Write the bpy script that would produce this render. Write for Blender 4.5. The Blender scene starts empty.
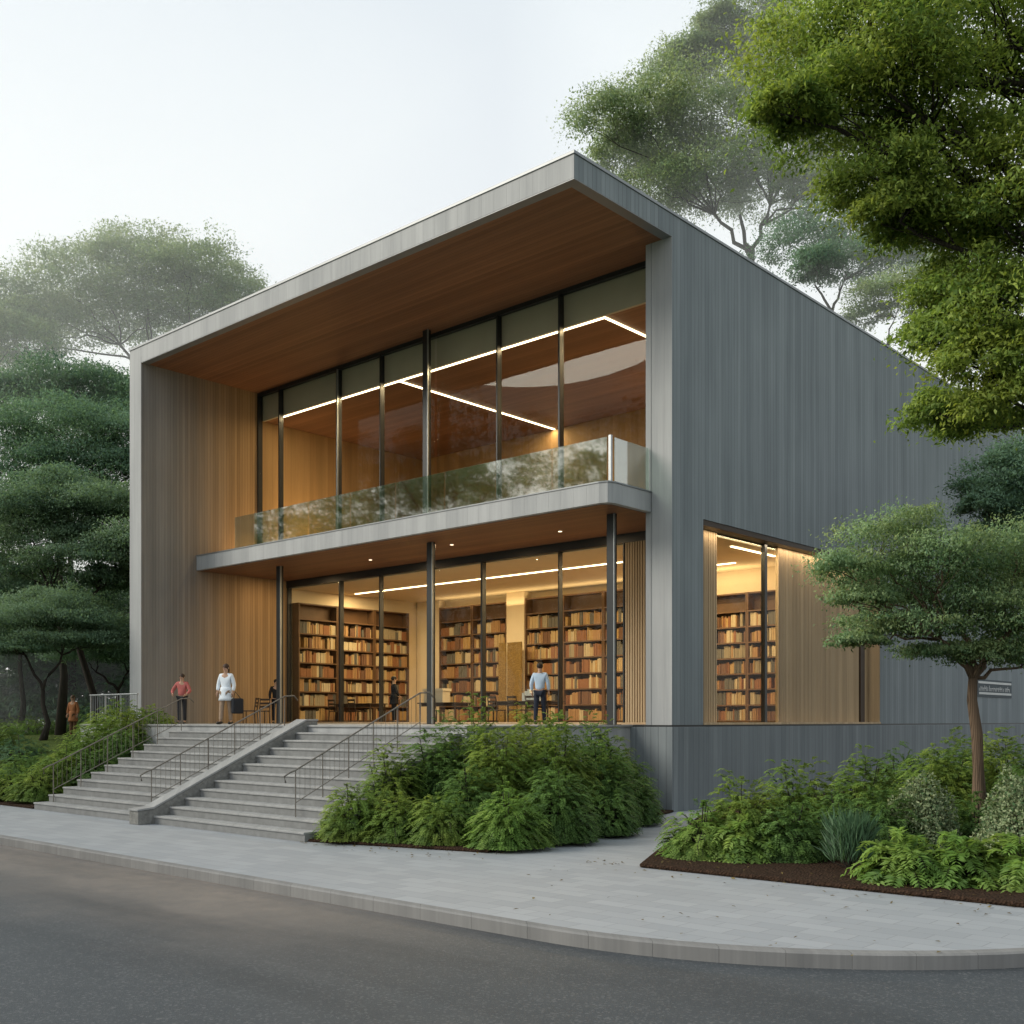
import bpy, bmesh, math, random
import numpy as np
from mathutils import Vector, Matrix
R = math.radians
random.seed(7); rng = np.random.default_rng(11)
S = bpy.context.scene
COL = S.collection
F = 1087.0; CAMX, CAMY, CAMZ = 15.65, -19.54, 2.37
FWD = Vector((-.6685, .7434, 0)); RGT = Vector((.7434, .6685, 0))

def at(px, py, Z):
    """world point seen at that bearing and height, Z metres in front of the camera"""
    p = Vector((CAMX, CAMY, CAMZ)) + FWD * Z + RGT * ((px - 512) / F * Z)
    p.z = CAMZ + (720 - py) / F * Z
    return p

# ------------------------------------------------------------------ materials
def newmat(name):
    m = bpy.data.materials.new(name); m.use_nodes = True
    nt = m.node_tree; nt.nodes.clear()
    return m, nt, nt.nodes, nt.links
def N(nt, t, **kw):
    n = nt.nodes.new(t)
    for k, v in kw.items():
        if k.startswith('i_'):
            key = k[2:]
            n.inputs[int(key) if key.isdigit() else key.replace('_', ' ')].default_value = v
        else: setattr(n, k, v)
    return n
def out_of(nt, shader):
    o = nt.nodes.new('ShaderNodeOutputMaterial'); nt.links.new(shader, o.inputs['Surface']); return o
def math_n(nt, op, a, b=None, c=None):
    n = nt.nodes.new('ShaderNodeMath'); n.operation = op
    for i, v in enumerate((a, b, c)):
        if v is None: continue
        if isinstance(v, (int, float)): n.inputs[i].default_value = v
        else: nt.links.new(v, n.inputs[i])
    return n.outputs[0]
def mixc(nt, fac, a, b, mode='MIX'):
    n = nt.nodes.new('ShaderNodeMix'); n.data_type = 'RGBA'; n.blend_type = mode
    for sock, v in ((n.inputs[0], fac), (n.inputs[6], a), (n.inputs[7], b)):
        if isinstance(v, (int, float)): sock.default_value = v
        elif isinstance(v, (tuple, list)): sock.default_value = (*v[:3], 1)
        else: nt.links.new(v, sock)
    return n.outputs[2]
def ramp(nt, fac, stops):
    n = nt.nodes.new('ShaderNodeValToRGB'); e = n.color_ramp.elements
    while len(e) < len(stops): e.new(.5)
    for i, (p, c) in enumerate(stops):
        e[i].position = p; e[i].color = (*c, 1) if len(c) == 3 else c
    nt.links.new(fac, n.inputs[0]); return n.outputs[0]
def pos(nt):
    g = nt.nodes.new('ShaderNodeNewGeometry'); return g.outputs['Position']
def xyz(nt, v):
    s = nt.nodes.new('ShaderNodeSeparateXYZ'); nt.links.new(v, s.inputs[0]); return s.outputs
def comb(nt, x, y, z):
    c = nt.nodes.new('ShaderNodeCombineXYZ')
    for i, v in enumerate((x, y, z)):
        if isinstance(v, (int, float)): c.inputs[i].default_value = v
        else: nt.links.new(v, c.inputs[i])
    return c.outputs[0]
def noise(nt, vec, scale, detail=4, rough=.55):
    n = nt.nodes.new('ShaderNodeTexNoise'); n.inputs['Scale'].default_value = scale
    n.inputs['Detail'].default_value = detail; n.inputs['Roughness'].default_value = rough
    if vec is not None: nt.links.new(vec, n.inputs['Vector'])
    return n.outputs['Fac']
def principled(nt, col, rough=.7, spec=.3, bump=None, bstr=.3, bdist=.02, metal=0):
    p = nt.nodes.new('ShaderNodeBsdfPrincipled')
    if isinstance(col, (tuple, list)): p.inputs['Base Color'].default_value = (*col[:3], 1)
    else: nt.links.new(col, p.inputs['Base Color'])
    if isinstance(rough, (int, float)): p.inputs['Roughness'].default_value = rough
    else: nt.links.new(rough, p.inputs['Roughness'])
    p.inputs['Specular IOR Level'].default_value = spec
    p.inputs['Metallic'].default_value = metal
    if bump is not None:
        b = nt.nodes.new('ShaderNodeBump'); b.inputs['Strength'].default_value = bstr; b.inputs['Distance'].default_value = bdist
        nt.links.new(bump, b.inputs['Height']); nt.links.new(b.outputs[0], p.inputs['Normal'])
    return p.outputs[0]

def boards(name, c1, c2, width, along='Z', groove=.06, gdark=.45, streak=.5, rough=.75, spec=.25, extra=None, bstr=.5):
    """boards of a width; along Z (vertical on a wall), Y or X (on a ceiling)"""
    m, nt, n, l = newmat(name)
    P = pos(nt); x, y, z = xyz(nt, P)
    if along == 'Z': c, s = math_n(nt, 'ADD', x, y), z
    elif along == 'Y': c, s = x, y
    else: c, s = y, x
    u = math_n(nt, 'DIVIDE', c, width); fl = math_n(nt, 'FLOOR', u); fr = math_n(nt, 'FRACT', u)
    wn = n.new('ShaderNodeTexWhiteNoise'); wn.noise_dimensions = '1D'; l.new(fl, wn.inputs['W'])
    st = noise(nt, comb(nt, math_n(nt, 'MULTIPLY', c, 14), math_n(nt, 'MULTIPLY', s, .5), fl), 1.0, 5, .6)
    big = noise(nt, P, .35, 3)
    t = math_n(nt, 'ADD', math_n(nt, 'MULTIPLY', wn.outputs['Value'], 1 - streak), math_n(nt, 'MULTIPLY', st, streak))
    col = mixc(nt, t, c1, c2)
    col = mixc(nt, math_n(nt, 'MULTIPLY_ADD', big, .9, -.2), col, mixc(nt, 1, col, (.72, .72, .74), 'MULTIPLY'))
    drip = noise(nt, comb(nt, math_n(nt, 'MULTIPLY', c, 1.6), math_n(nt, 'MULTIPLY', s, .09), 3.0), 1.0, 5, .65)
    col = mixc(nt, ramp(nt, drip, [(.40, (.62, .62, .62)), (.62, (0, 0, 0))]), col, mixc(nt, 1, col, (.70, .71, .72), 'MULTIPLY'))
    if extra: col = extra(nt, col, x, y, z, t)
    ed = math_n(nt, 'MINIMUM', fr, math_n(nt, 'SUBTRACT', 1, fr))
    g = n.new('ShaderNodeMapRange'); l.new(ed, g.inputs[0]); g.inputs[2].default_value = groove; g.inputs[1].default_value = 0
    gm = g.outputs[0]
    col = mixc(nt, gm, mixc(nt, 1, col, (gdark,) * 3, 'MULTIPLY'), col)
    h = math_n(nt, 'ADD', math_n(nt, 'MULTIPLY', gm, 1.0), math_n(nt, 'MULTIPLY', st, .35))
    out_of(nt, principled(nt, col, rough, spec, h, bstr, .012)); return m
def plain(name, col, rough=.6, spec=.3, var=.25, scale=3.0, metal=0, bstr=.15):
    m, nt, n, l = newmat(name)
    f = noise(nt, pos(nt), scale, 6)
    c = mixc(nt, f, tuple(v * (1 - var) for v in col), tuple(min(1, v * (1 + var)) for v in col))
    out_of(nt, principled(nt, c, rough, spec, f, bstr, .01, metal)); return m
def emis(name, col, s):
    m, nt, n, l = newmat(name); e = N(nt, 'ShaderNodeEmission'); e.inputs[0].default_value = (*col, 1); e.inputs[1].default_value = s
    out_of(nt, e.outputs[0]); return m
def glass(name, tint, refl, base=0.0, rough=.01):
    m, nt, n, l = newmat(name)
    t = N(nt, 'ShaderNodeBsdfTransparent'); t.inputs[0].default_value = (*tint, 1)
    g = N(nt, 'ShaderNodeBsdfGlossy'); g.inputs['Roughness'].default_value = rough; g.inputs[0].default_value = (.95, .98, .97, 1)
    f = N(nt, 'ShaderNodeLayerWeight'); f.inputs[0].default_value = .5   # Schlick, the same from both sides of the pane
    fac = math_n(nt, 'MULTIPLY_ADD', math_n(nt, 'POWER', f.outputs['Facing'], 5), .9 * refl, .04 * refl + base)
    mx = N(nt, 'ShaderNodeMixShader'); l.new(fac, mx.inputs[0]); l.new(t.outputs[0], mx.inputs[1]); l.new(g.outputs[0], mx.inputs[2])
    out_of(nt, mx.outputs[0]); return m
def leafmat(name, dark, light, transl=.3, warm=None):
    m, nt, n, l = newmat(name)
    a = N(nt, 'ShaderNodeAttribute', attribute_name='tone')
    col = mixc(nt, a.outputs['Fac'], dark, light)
    if warm: # yellower leaf colour in patches
        col = mixc(nt, ramp(nt, noise(nt, pos(nt), .9, 2), [(.42, (0, 0, 0)), (.62, (1, 1, 1))]), col, mixc(nt, a.outputs['Fac'], dark, warm))
    d = nt.nodes.new('ShaderNodeBsdfPrincipled'); l.new(col, d.inputs['Base Color']); d.inputs['Roughness'].default_value = .55; d.inputs['Specular IOR Level'].default_value = .25
    sa = N(nt, 'ShaderNodeAttribute', attribute_name='soft'); ge = nt.nodes.new('ShaderNodeNewGeometry')
    vm = N(nt, 'ShaderNodeVectorMath', operation='SCALE'); l.new(ge.outputs['Normal'], vm.inputs[0]); vm.inputs[3].default_value = .45
    va = N(nt, 'ShaderNodeVectorMath', operation='ADD'); l.new(vm.outputs[0], va.inputs[0]); l.new(sa.outputs['Vector'], va.inputs[1])
    vn = N(nt, 'ShaderNodeVectorMath', operation='NORMALIZE'); l.new(va.outputs[0], vn.inputs[0]); l.new(vn.outputs[0], d.inputs['Normal'])
    t = N(nt, 'ShaderNodeBsdfTranslucent'); l.new(mixc(nt, 1, col, (1.0, 1.0, .55), 'MULTIPLY'), t.inputs[0])
    mx = N(nt, 'ShaderNodeMixShader'); mx.inputs[0].default_value = transl; l.new(d.outputs[0], mx.inputs[1]); l.new(t.outputs[0], mx.inputs[2])
    out_of(nt, mx.outputs[0]); return m

CONC = boards('board_marked_wall', (.175, .205, .22), (.31, .345, .36), .17, groove=.07, gdark=.55, streak=.6)
def painted_glow(nt, col, x, y, z, t):  # interior light spill put into the colour, warm brown towards the glazing
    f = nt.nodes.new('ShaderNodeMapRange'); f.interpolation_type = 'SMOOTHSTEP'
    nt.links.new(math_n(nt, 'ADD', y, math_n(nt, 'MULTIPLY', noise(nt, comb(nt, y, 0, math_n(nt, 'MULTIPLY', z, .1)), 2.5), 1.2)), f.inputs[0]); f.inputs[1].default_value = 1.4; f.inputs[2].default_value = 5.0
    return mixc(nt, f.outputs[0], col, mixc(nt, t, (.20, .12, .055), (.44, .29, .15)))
CONC_IN = boards('cladding_painted_glow', (.17, .165, .155), (.30, .29, .275), .115, groove=.08, gdark=.55, streak=.6, extra=painted_glow)
CONC_L = boards('fair_faced_concrete', (.34, .352, .358), (.46, .47, .475), .42, groove=.015, gdark=.75, streak=.75)
PLINTH = boards('plinth_concrete', (.15, .175, .19), (.27, .30, .31), .24, groove=.05, gdark=.6, streak=.65)
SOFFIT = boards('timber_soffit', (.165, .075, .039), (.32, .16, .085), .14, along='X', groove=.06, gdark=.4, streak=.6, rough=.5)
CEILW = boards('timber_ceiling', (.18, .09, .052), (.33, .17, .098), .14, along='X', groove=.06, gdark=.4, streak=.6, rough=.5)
SLAT = boards('timber_batten', (.40, .28, .16), (.66, .50, .31), .09, groove=.02, gdark=.8, streak=.55, rough=.6)
WALLW = boards('timber_wall_panel', (.30, .18, .085), (.46, .30, .15), .3, groove=.02, gdark=.6, streak=.6, rough=.6)
PLASTER = plain('warm_plaster', (.72, .60, .42), .8, .2, .08, 1.5)
BULK = plain('bulkhead_paint', (.42, .37, .29), .6, .3, .12, 1.0)
DARKM = plain('dark_metal', (.028, .030, .032), .4, .5, .2, 4.0, .4)
STEEL = plain('pale_metal', (.32, .34, .35), .35, .5, .15, 4.0, .7)
COPING = plain('coping_metal', (.22, .235, .245), .45, .5, .15, 2.0, .4)
FLOORW = boards('oak_floor', (.22, .13, .065), (.36, .23, .12), .16, along='X', groove=.03, rough=.4)
GLASS = glass('clear_glass', (.93, .95, .93), .2)
GLASSB = glass('balustrade_glass', (.78, .85, .81), 1.0, .22, .03)
RAILM = plain('weathered_rail', (.17, .155, .135), .6, .4, .45, 14, .3)
RISER = plain('riser_concrete', (.20, .205, .205), .85, .2, .35, 5)
LED = emis('strip_light', (1.0, .80, .50), 7.0)
SPOT = emis('downlight', (1.0, .82, .55), 3.0)
CASE = plain('dark_walnut', (.12, .066, .034), .5, .3, .3, 3.0)
DARKWOOD = plain('dark_stained_wood', (.045, .028, .018), .5, .3, .3, 3.0)
PAPER = plain('paper', (.60, .52, .38), .9, .1, .1, 20)
BOOKC = [plain('book_cloth_' + str(i), tuple(q * .82 for q in c), .7, .2, .25, 30) for i, c in enumerate([(.52, .38, .20), (.42, .25, .12), (.30, .14, .07), (.60, .50, .33), (.20, .11, .07), (.36, .30, .20), (.48, .31, .13), (.16, .15, .13)])]
BOOKN = ['straw coloured', 'tan', 'rust brown', 'cream', 'dark brown', 'khaki', 'ochre', 'charcoal']
BARK = boards('bark', (.07, .05, .035), (.17, .125, .085), .05, groove=.3, gdark=.45, streak=.8, rough=.9)
BARKW = boards('warm_bark', (.10, .068, .045), (.25, .175, .12), .04, groove=.3, gdark=.5, streak=.8, rough=.9)
BARKD = boards('dark_bark', (.03, .026, .022), (.075, .065, .052), .06, groove=.3, gdark=.5, streak=.8, rough=.9)
L_BRIGHT = leafmat('leaf_fresh', (.10, .19, .04), (.38, .52, .12), .5, (.48, .56, .11))
L_SMALLT = leafmat('leaf_soft_green', (.09, .19, .10), (.35, .51, .27), .44, (.42, .52, .24))
L_MID = leafmat('leaf_mid', (.07, .145, .095), (.25, .38, .235), .42)
L_TEAL = leafmat('leaf_blue_green', (.075, .16, .11), (.24, .39, .26), .42)
L_PALE = leafmat('leaf_pale_distant', (.16, .25, .15), (.40, .52, .32), .46, (.46, .53, .29))  # distance haze partly put into the paler leaf colour
L_SHRUB = leafmat('leaf_shrub', (.045, .105, .024), (.25, .39, .08), .42, (.36, .46, .09))
L_SHRUBD = leafmat('leaf_shrub_deep', (.036, .09, .028), (.19, .33, .085), .4)
L_FERN = leafmat('leaf_fern', (.05, .125, .026), (.27, .46, .10), .44, (.36, .50, .12))
L_BLUE = leafmat('leaf_blade_grey_green', (.04, .10, .05), (.13, .25, .12), .3)
L_VARI = leafmat('leaf_variegated', (.06, .13, .05), (.42, .48, .28), .3)

# ------------------------------------------------------------------ mesh building
class MB:
    def __init__(s): s.v = []; s.f = []
    def add(s, vs, fs):
        b = len(s.v); s.v += [tuple(v) for v in vs]; s.f += [tuple(i + b for i in f) for f in fs]; return s
    def box(s, x0, x1, y0, y1, z0, z1):
        return s.add([(x0, y0, z0), (x1, y0, z0), (x1, y1, z0), (x0, y1, z0), (x0, y0, z1), (x1, y0, z1), (x1, y1, z1), (x0, y1, z1)],
              [(0, 3, 2, 1), (4, 5, 6, 7), (0, 1, 5, 4), (1, 2, 6, 5), (2, 3, 7, 6), (3, 0, 4, 7)])
    def prism(s, poly, z0, z1):
        n = len(poly); a = sum(poly[i][0] * poly[(i + 1) % n][1] - poly[(i + 1) % n][0] * poly[i][1] for i in range(n))
        if a < 0: poly = poly[::-1]
        return s.add([(x, y, z0) for x, y in poly] + [(x, y, z1) for x, y in poly],
              [tuple(range(n - 1, -1, -1)), tuple(range(n, 2 * n))] + [(i, (i + 1) % n, n + (i + 1) % n, n + i) for i in range(n)])
    def prism_x(s, poly, x0, x1):  # poly of (y, z), extruded along X
        n = len(poly); a = sum(poly[i][0] * poly[(i + 1) % n][1] - poly[(i + 1) % n][0] * poly[i][1] for i in range(n))
        if a < 0: poly = poly[::-1]
        return s.add([(x0, y, z) for y, z in poly] + [(x1, y, z) for y, z in poly],
              [tuple(range(n - 1, -1, -1)), tuple(range(n, 2 * n))] + [(i, (i + 1) % n, n + (i + 1) % n, n + i) for i in range(n)])
    def tube(s, pts, rad, n=8, cap=True):
        pts = [Vector(p) for p in pts]; rad = [rad] * len(pts) if isinstance(rad, (int, float)) else rad
        b = len(s.v); up = Vector((.13, .21, 1)).normalized()
        for i, p in enumerate(pts):
            t = (pts[min(i + 1, len(pts) - 1)] - pts[max(i - 1, 0)])
            t = t.normalized() if t.length > 1e-9 else Vector((0, 0, 1))
            ref = up if abs(t.dot(up)) < .97 else Vector((1, 0, 0))
            a = t.cross(ref).normalized(); c = t.cross(a)
            for k in range(n):
                th = 2 * math.pi * k / n; s.v.append(tuple(p + (a * math.cos(th) + c * math.sin(th)) * rad[i]))
        for i in range(len(pts) - 1):
            for k in range(n):
                s.f.append((b + i * n + k, b + i * n + (k + 1) % n, b + (i + 1) * n + (k + 1) % n, b + (i + 1) * n + k))
        if cap:
            s.f.append(tuple(b + k for k in range(n - 1, -1, -1))); e = b + (len(pts) - 1) * n; s.f.append(tuple(e + k for k in range(n)))
        return s
    def ball(s, c, r, nu=12, nv=8, sq=(1, 1, 1)):
        b = len(s.v); c = Vector(c)
        for j in range(nv + 1):
            ph = math.pi * j / nv
            for i in range(nu):
                th = 2 * math.pi * i / nu
                s.v.append((c.x + r * sq[0] * math.sin(ph) * math.cos(th), c.y + r * sq[1] * math.sin(ph) * math.sin(th), c.z + r * sq[2] * math.cos(ph)))
        for j in range(nv):
            for i in range(nu):
                s.f.append((b + j * nu + i, b + (j + 1) * nu + i, b + (j + 1) * nu + (i + 1) % nu, b + j * nu + (i + 1) % nu))
        return s
    def build(s, name, mat, parent=None, smooth=False, bevel=0, loc=None):
        me = bpy.data.meshes.new(name); v = s.v
        if loc is not None: v = [(a - loc[0], b - loc[1], c - loc[2]) for a, b, c in v]
        me.from_pydata(v, [], s.f); me.materials.append(mat)
        bm = bmesh.new(); bm.from_mesh(me); bmesh.ops.recalc_face_normals(bm, faces=bm.faces); bm.to_mesh(me); bm.free()
        if smooth: me.polygons.foreach_set('use_smooth', [True] * len(me.polygons))
        o = bpy.data.objects.new(name, me); COL.objects.link(o)
        if loc is not None: o.location = loc
        if parent: attach(o, parent)
        if bevel:
            b = o.modifiers.new('edge', 'BEVEL'); b.width = bevel; b.segments = 2; b.limit_method = 'ANGLE'; b.angle_limit = R(40)
        return o
def attach(o, parent):
    """parent o, keeping world coordinates of its mesh (parents are never rotated at this stage)"""
    o.parent = parent
    p, off = parent, Vector((0, 0, 0))
    while p: off += Vector(p.location); p = p.parent
    o.location = Vector(o.location) - off
def tag(o, label=None, cat=None, group=None, kind=None):
    for k, v in (('label', label), ('category', cat), ('group', group), ('kind', kind)):
        if v: o[k] = v
    return o
def thing(name, loc, label, cat, group=None):
    o = bpy.data.objects.new(name, None); COL.objects.link(o); o.location = loc; o.empty_display_size = .3
    return tag(o, label, cat, group)

# ------------------------------------------------------------------ foliage
def unit(a): return a / np.maximum(np.linalg.norm(a, axis=1, keepdims=True), 1e-9)
def leaf_object(name, P, D, NRM, L, W, tone, mat, parent, soft=None):
    """one kite-shaped folded leaf per row: P centre, D direction, NRM normal, L length, W width"""
    n = len(P); side = unit(np.cross(D, NRM)); nr = unit(np.cross(side, D))
    V = np.empty((n, 4, 3), np.float32)
    V[:, 0] = P - D * (L * .5)[:, None]
    V[:, 2] = P + D * (L * .5)[:, None] - nr * (L * .10)[:, None]
    m = P + nr * (L * .06)[:, None] - D * (L * .05)[:, None]
    V[:, 1] = m + side * (W * .5)[:, None]; V[:, 3] = m - side * (W * .5)[:, None]
    off = np.zeros(3); p = parent
    while p: off += np.array(p.location); p = p.parent
    V -= off.astype(np.float32)
    me = bpy.data.meshes.new(name)
    me.vertices.add(n * 4); me.vertices.foreach_set('co', V.ravel())
    me.loops.add(n * 4); me.loops.foreach_set('vertex_index', np.arange(n * 4, dtype=np.int32))
    me.polygons.add(n); me.polygons.foreach_set('loop_start', np.arange(0, n * 4, 4, dtype=np.int32))
    me.update(calc_edges=True)
    a = me.attributes.new('tone', 'FLOAT', 'POINT'); a.data.foreach_set('value', np.repeat(np.clip(tone, 0, 1), 4).astype(np.float32))
    sn = NRM if soft is None else soft
    a = me.attributes.new('soft', 'FLOAT_VECTOR', 'POINT'); a.data.foreach_set('vector', np.repeat(sn, 4, axis=0).astype(np.float32).ravel())
    me.materials.append(mat)
    o = bpy.data.objects.new(name, me); COL.objects.link(o); o.parent = parent
    return o
def clump_leaves(clumps, per, leaf, sub=26, flat=.55, shell=(.5, 1.0), droop=.15, under=-.35):
    """clumps: (centre, rx, ry, rz). Leaves gather in twig-sized tufts over the upper shell of each clump."""
    Ps, Ds, Ns, Ts, So = [], [], [], [], []
    subs = []
    for (c, rx, ry, rz) in clumps:
        c = np.array(c); ns = max(6, int(sub))
        d = unit(rng.normal(size=(ns * 3, 3))); d = d[d[:, 2] > under][:ns]; ns = len(d)
        rr = rng.uniform(shell[0], shell[1], ns) ** .7; rr[rng.uniform(size=ns) < .16] *= 1.28
        sc = c + d * rr[:, None] * np.array([rx, ry, rz])
        ctone = rng.uniform(-.12, .12)
        for j in range(ns):
            q = int(per / ns * rng.uniform(.6, 1.4)); srad = rng.uniform(.2, .42)
            g = rng.normal(size=(q, 3)) * np.array([rx, ry, rz * flat / .55]) * srad * np.array([.62, .62, .42])
            # tufts dome over: outer leaves of a tuft hang lower
            rad = np.linalg.norm(g[:, :2] / np.array([rx, ry]), axis=1)
            g[:, 2] -= rad ** 2 * rz * .9
            Ps.append(sc[j] + g)
            o = unit(g / np.array([rx, ry, rz]) + d[j] * .35 + rng.normal(size=(q, 3)) * .25)
            dd = unit(o * .8 + rng.normal(size=(q, 3)) * .65 - np.array([0, 0, droop])); Ds.append(dd)
            Ns.append(unit(np.array([0, 0, 1.0]) + o * .6 + rng.normal(size=(q, 3)) * .55))
            So.append(unit(d[j] * .75 + unit(g / np.array([rx, ry, rz]) + 1e-6) * .6 + np.array([0, 0, .25]) + rng.normal(size=(q, 3)) * .22))
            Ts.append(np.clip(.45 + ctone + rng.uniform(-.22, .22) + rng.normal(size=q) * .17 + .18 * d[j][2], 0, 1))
            subs.append(sc[j])
    P = np.concatenate(Ps); n = len(P)
    L = leaf * rng.uniform(.6, 1.35, n); W = L * rng.uniform(.32, .5, n)
    return P, np.concatenate(Ds), np.concatenate(Ns), L, W, np.concatenate(Ts), subs, np.concatenate(So)
def branch_pts(a, b, lift, n=6, wob=.04):
    a, b = Vector(a), Vector(b); ln = (b - a).length; pts = []
    for i in range(n + 1):
        t = i / n; p = a.lerp(b, t); p.z += lift * ln * math.sin(math.pi * t) * (1 - .3 * t)
        if 0 < i < n: p += Vector((random.gauss(0, 1), random.gauss(0, 1), random.gauss(0, .6))) * wob * ln
        pts.append(p)
    return pts
def tree(name, label, group, base, trunk, r0, clumps, leafm, barkm, per, leaf, sub=26, twigs=5, forks=None, lift=.06, cat='tree', **kw):
    """trunk: points from the base up to the fork; clumps: (centre, rx, ry, rz)"""
    root = thing(name, base, label, cat, group)
    P, D, NR, L, W, T, subs, So = clump_leaves(clumps, per, leaf, sub, **kw)
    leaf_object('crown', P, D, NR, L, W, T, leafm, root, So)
    mb = MB(); tp = [Vector(p) for p in trunk]; nt_ = len(tp)
    fr = r0 * .55
    mb.tube(tp, [r0 * (1.35 if i == 0 else 1 - .4 * i / (nt_ - 1)) for i in range(nt_)], 10)
    top = tp[-1]; nodes = [(top, fr)]
    for f in (forks or []):
        pts = branch_pts(top, f, lift, 5, .03); mb.tube(pts, [fr * (1 - .45 * i / 5) for i in range(6)], 8); nodes.append((pts[-1], fr * .6)); nodes.append((pts[3], fr * .75))
    per_cl = max(1, len(subs) // len(clumps))
    for ci, (c, rx, ry, rz) in enumerate(clumps):
        c = Vector(c); tgt = c - Vector((0, 0, rz * .35))
        a, r = min(nodes, key=lambda q: (q[0] - tgt).length + max(0, q[0].z - tgt.z) * 1.5)
        br = min(r * .7, fr * .6)
        pts = branch_pts(a, tgt, lift, 6, .035); mb.tube(pts, [br * (1 - .72 * i / 6) for i in range(7)], 6)
        ss = subs[ci * per_cl:(ci + 1) * per_cl]
        for q in random.sample(ss, min(twigs, len(ss))):
            st = pts[random.randint(3, 6)]
            mb.tube(branch_pts(st, Vector(q), .03, 3, .05), [br * .3, br * .22, br * .14, br * .06], 4)
    mb.build('trunk', barkm, root, smooth=True)
    return root
def sprays(c, rx, ry, h, n, L0, nl, leaf, up=.45, droop=.5, wide=.34, inner=.45):
    """arching leafy sprays growing out of a dome: rows of leaflets along each stem"""
    d = unit(rng.normal(size=(n * 3, 3)) * np.array([1, 1, .8])); d = d[d[:, 2] > -.15][:n]; n = len(d); d[:, 2] = np.abs(d[:, 2])
    rr = rng.uniform(inner, .86, n)
    lump = 1 + .14 * np.sin(d[:, 0] * 5 + c[0] * 3) * np.cos(d[:, 1] * 4 + c[1])
    o = np.array(c) + d * (rr * lump)[:, None] * np.array([rx, ry, h]) * np.array([.8, .8, .82]); o[:, 2] = np.maximum(o[:, 2], c[2] + .04)
    dr = unit(d * np.array([1, 1, .8 if nl > 11 else .45]) + np.array([0, 0, up]) + rng.normal(size=(n, 3)) * .24)
    Ln = L0 * rng.uniform(.6, 1.3, n)
    t = np.linspace(.1, 1, nl)
    tt = t[None, :, None]; Lr = Ln[:, None, None]
    pts = o[:, None, :] + dr[:, None, :] * Lr * tt - np.array([0, 0, 1.0]) * Lr * droop * tt ** 2
    tan = unit((dr[:, None, :] * np.ones_like(tt) - np.array([0, 0, 1.0]) * 2 * droop * tt).reshape(-1, 3)).reshape(n, nl, 3)
    side = np.cross(tan.reshape(-1, 3), np.array([0, 0, 1.0])); side = unit(side + 1e-6).reshape(n, nl, 3)
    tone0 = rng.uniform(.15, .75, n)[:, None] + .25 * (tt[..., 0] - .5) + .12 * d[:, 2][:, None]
    Ps, Ds, Ns, Ls, Ts = [], [], [], [], []
    ll = leaf * (1.1 - .55 * t ** 2)[None, :] * rng.uniform(.8, 1.2, (n, nl))
    for sgn in (-1, 1):
        D = unit((side * sgn * .85 + tan * .6).reshape(-1, 3) + rng.normal(size=(n * nl, 3)) * .12)
        P = pts.reshape(-1, 3) + D * (ll.reshape(-1) * .5)[:, None]
        Ps.append(P); Ds.append(D); Ls.append(ll.reshape(-1))
        Ns.append(unit(np.array([0, 0, 1.0]) + d.repeat(nl, 0) * .5 + rng.normal(size=(n * nl, 3)) * .25))
        Ts.append((tone0 + rng.normal(size=(n, nl)) * .08).reshape(-1))
    P, D, NR, L, T = (np.concatenate(q) for q in (Ps, Ds, Ns, Ls, Ts))
    keep = P[:, 2] > c[2] + .015
    stems = [(o[i], pts[i, nl // 2], pts[i, -1]) for i in range(0, n, 4)]
    return P[keep], D[keep], NR[keep], L[keep], L[keep] * wide, T[keep], stems
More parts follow.
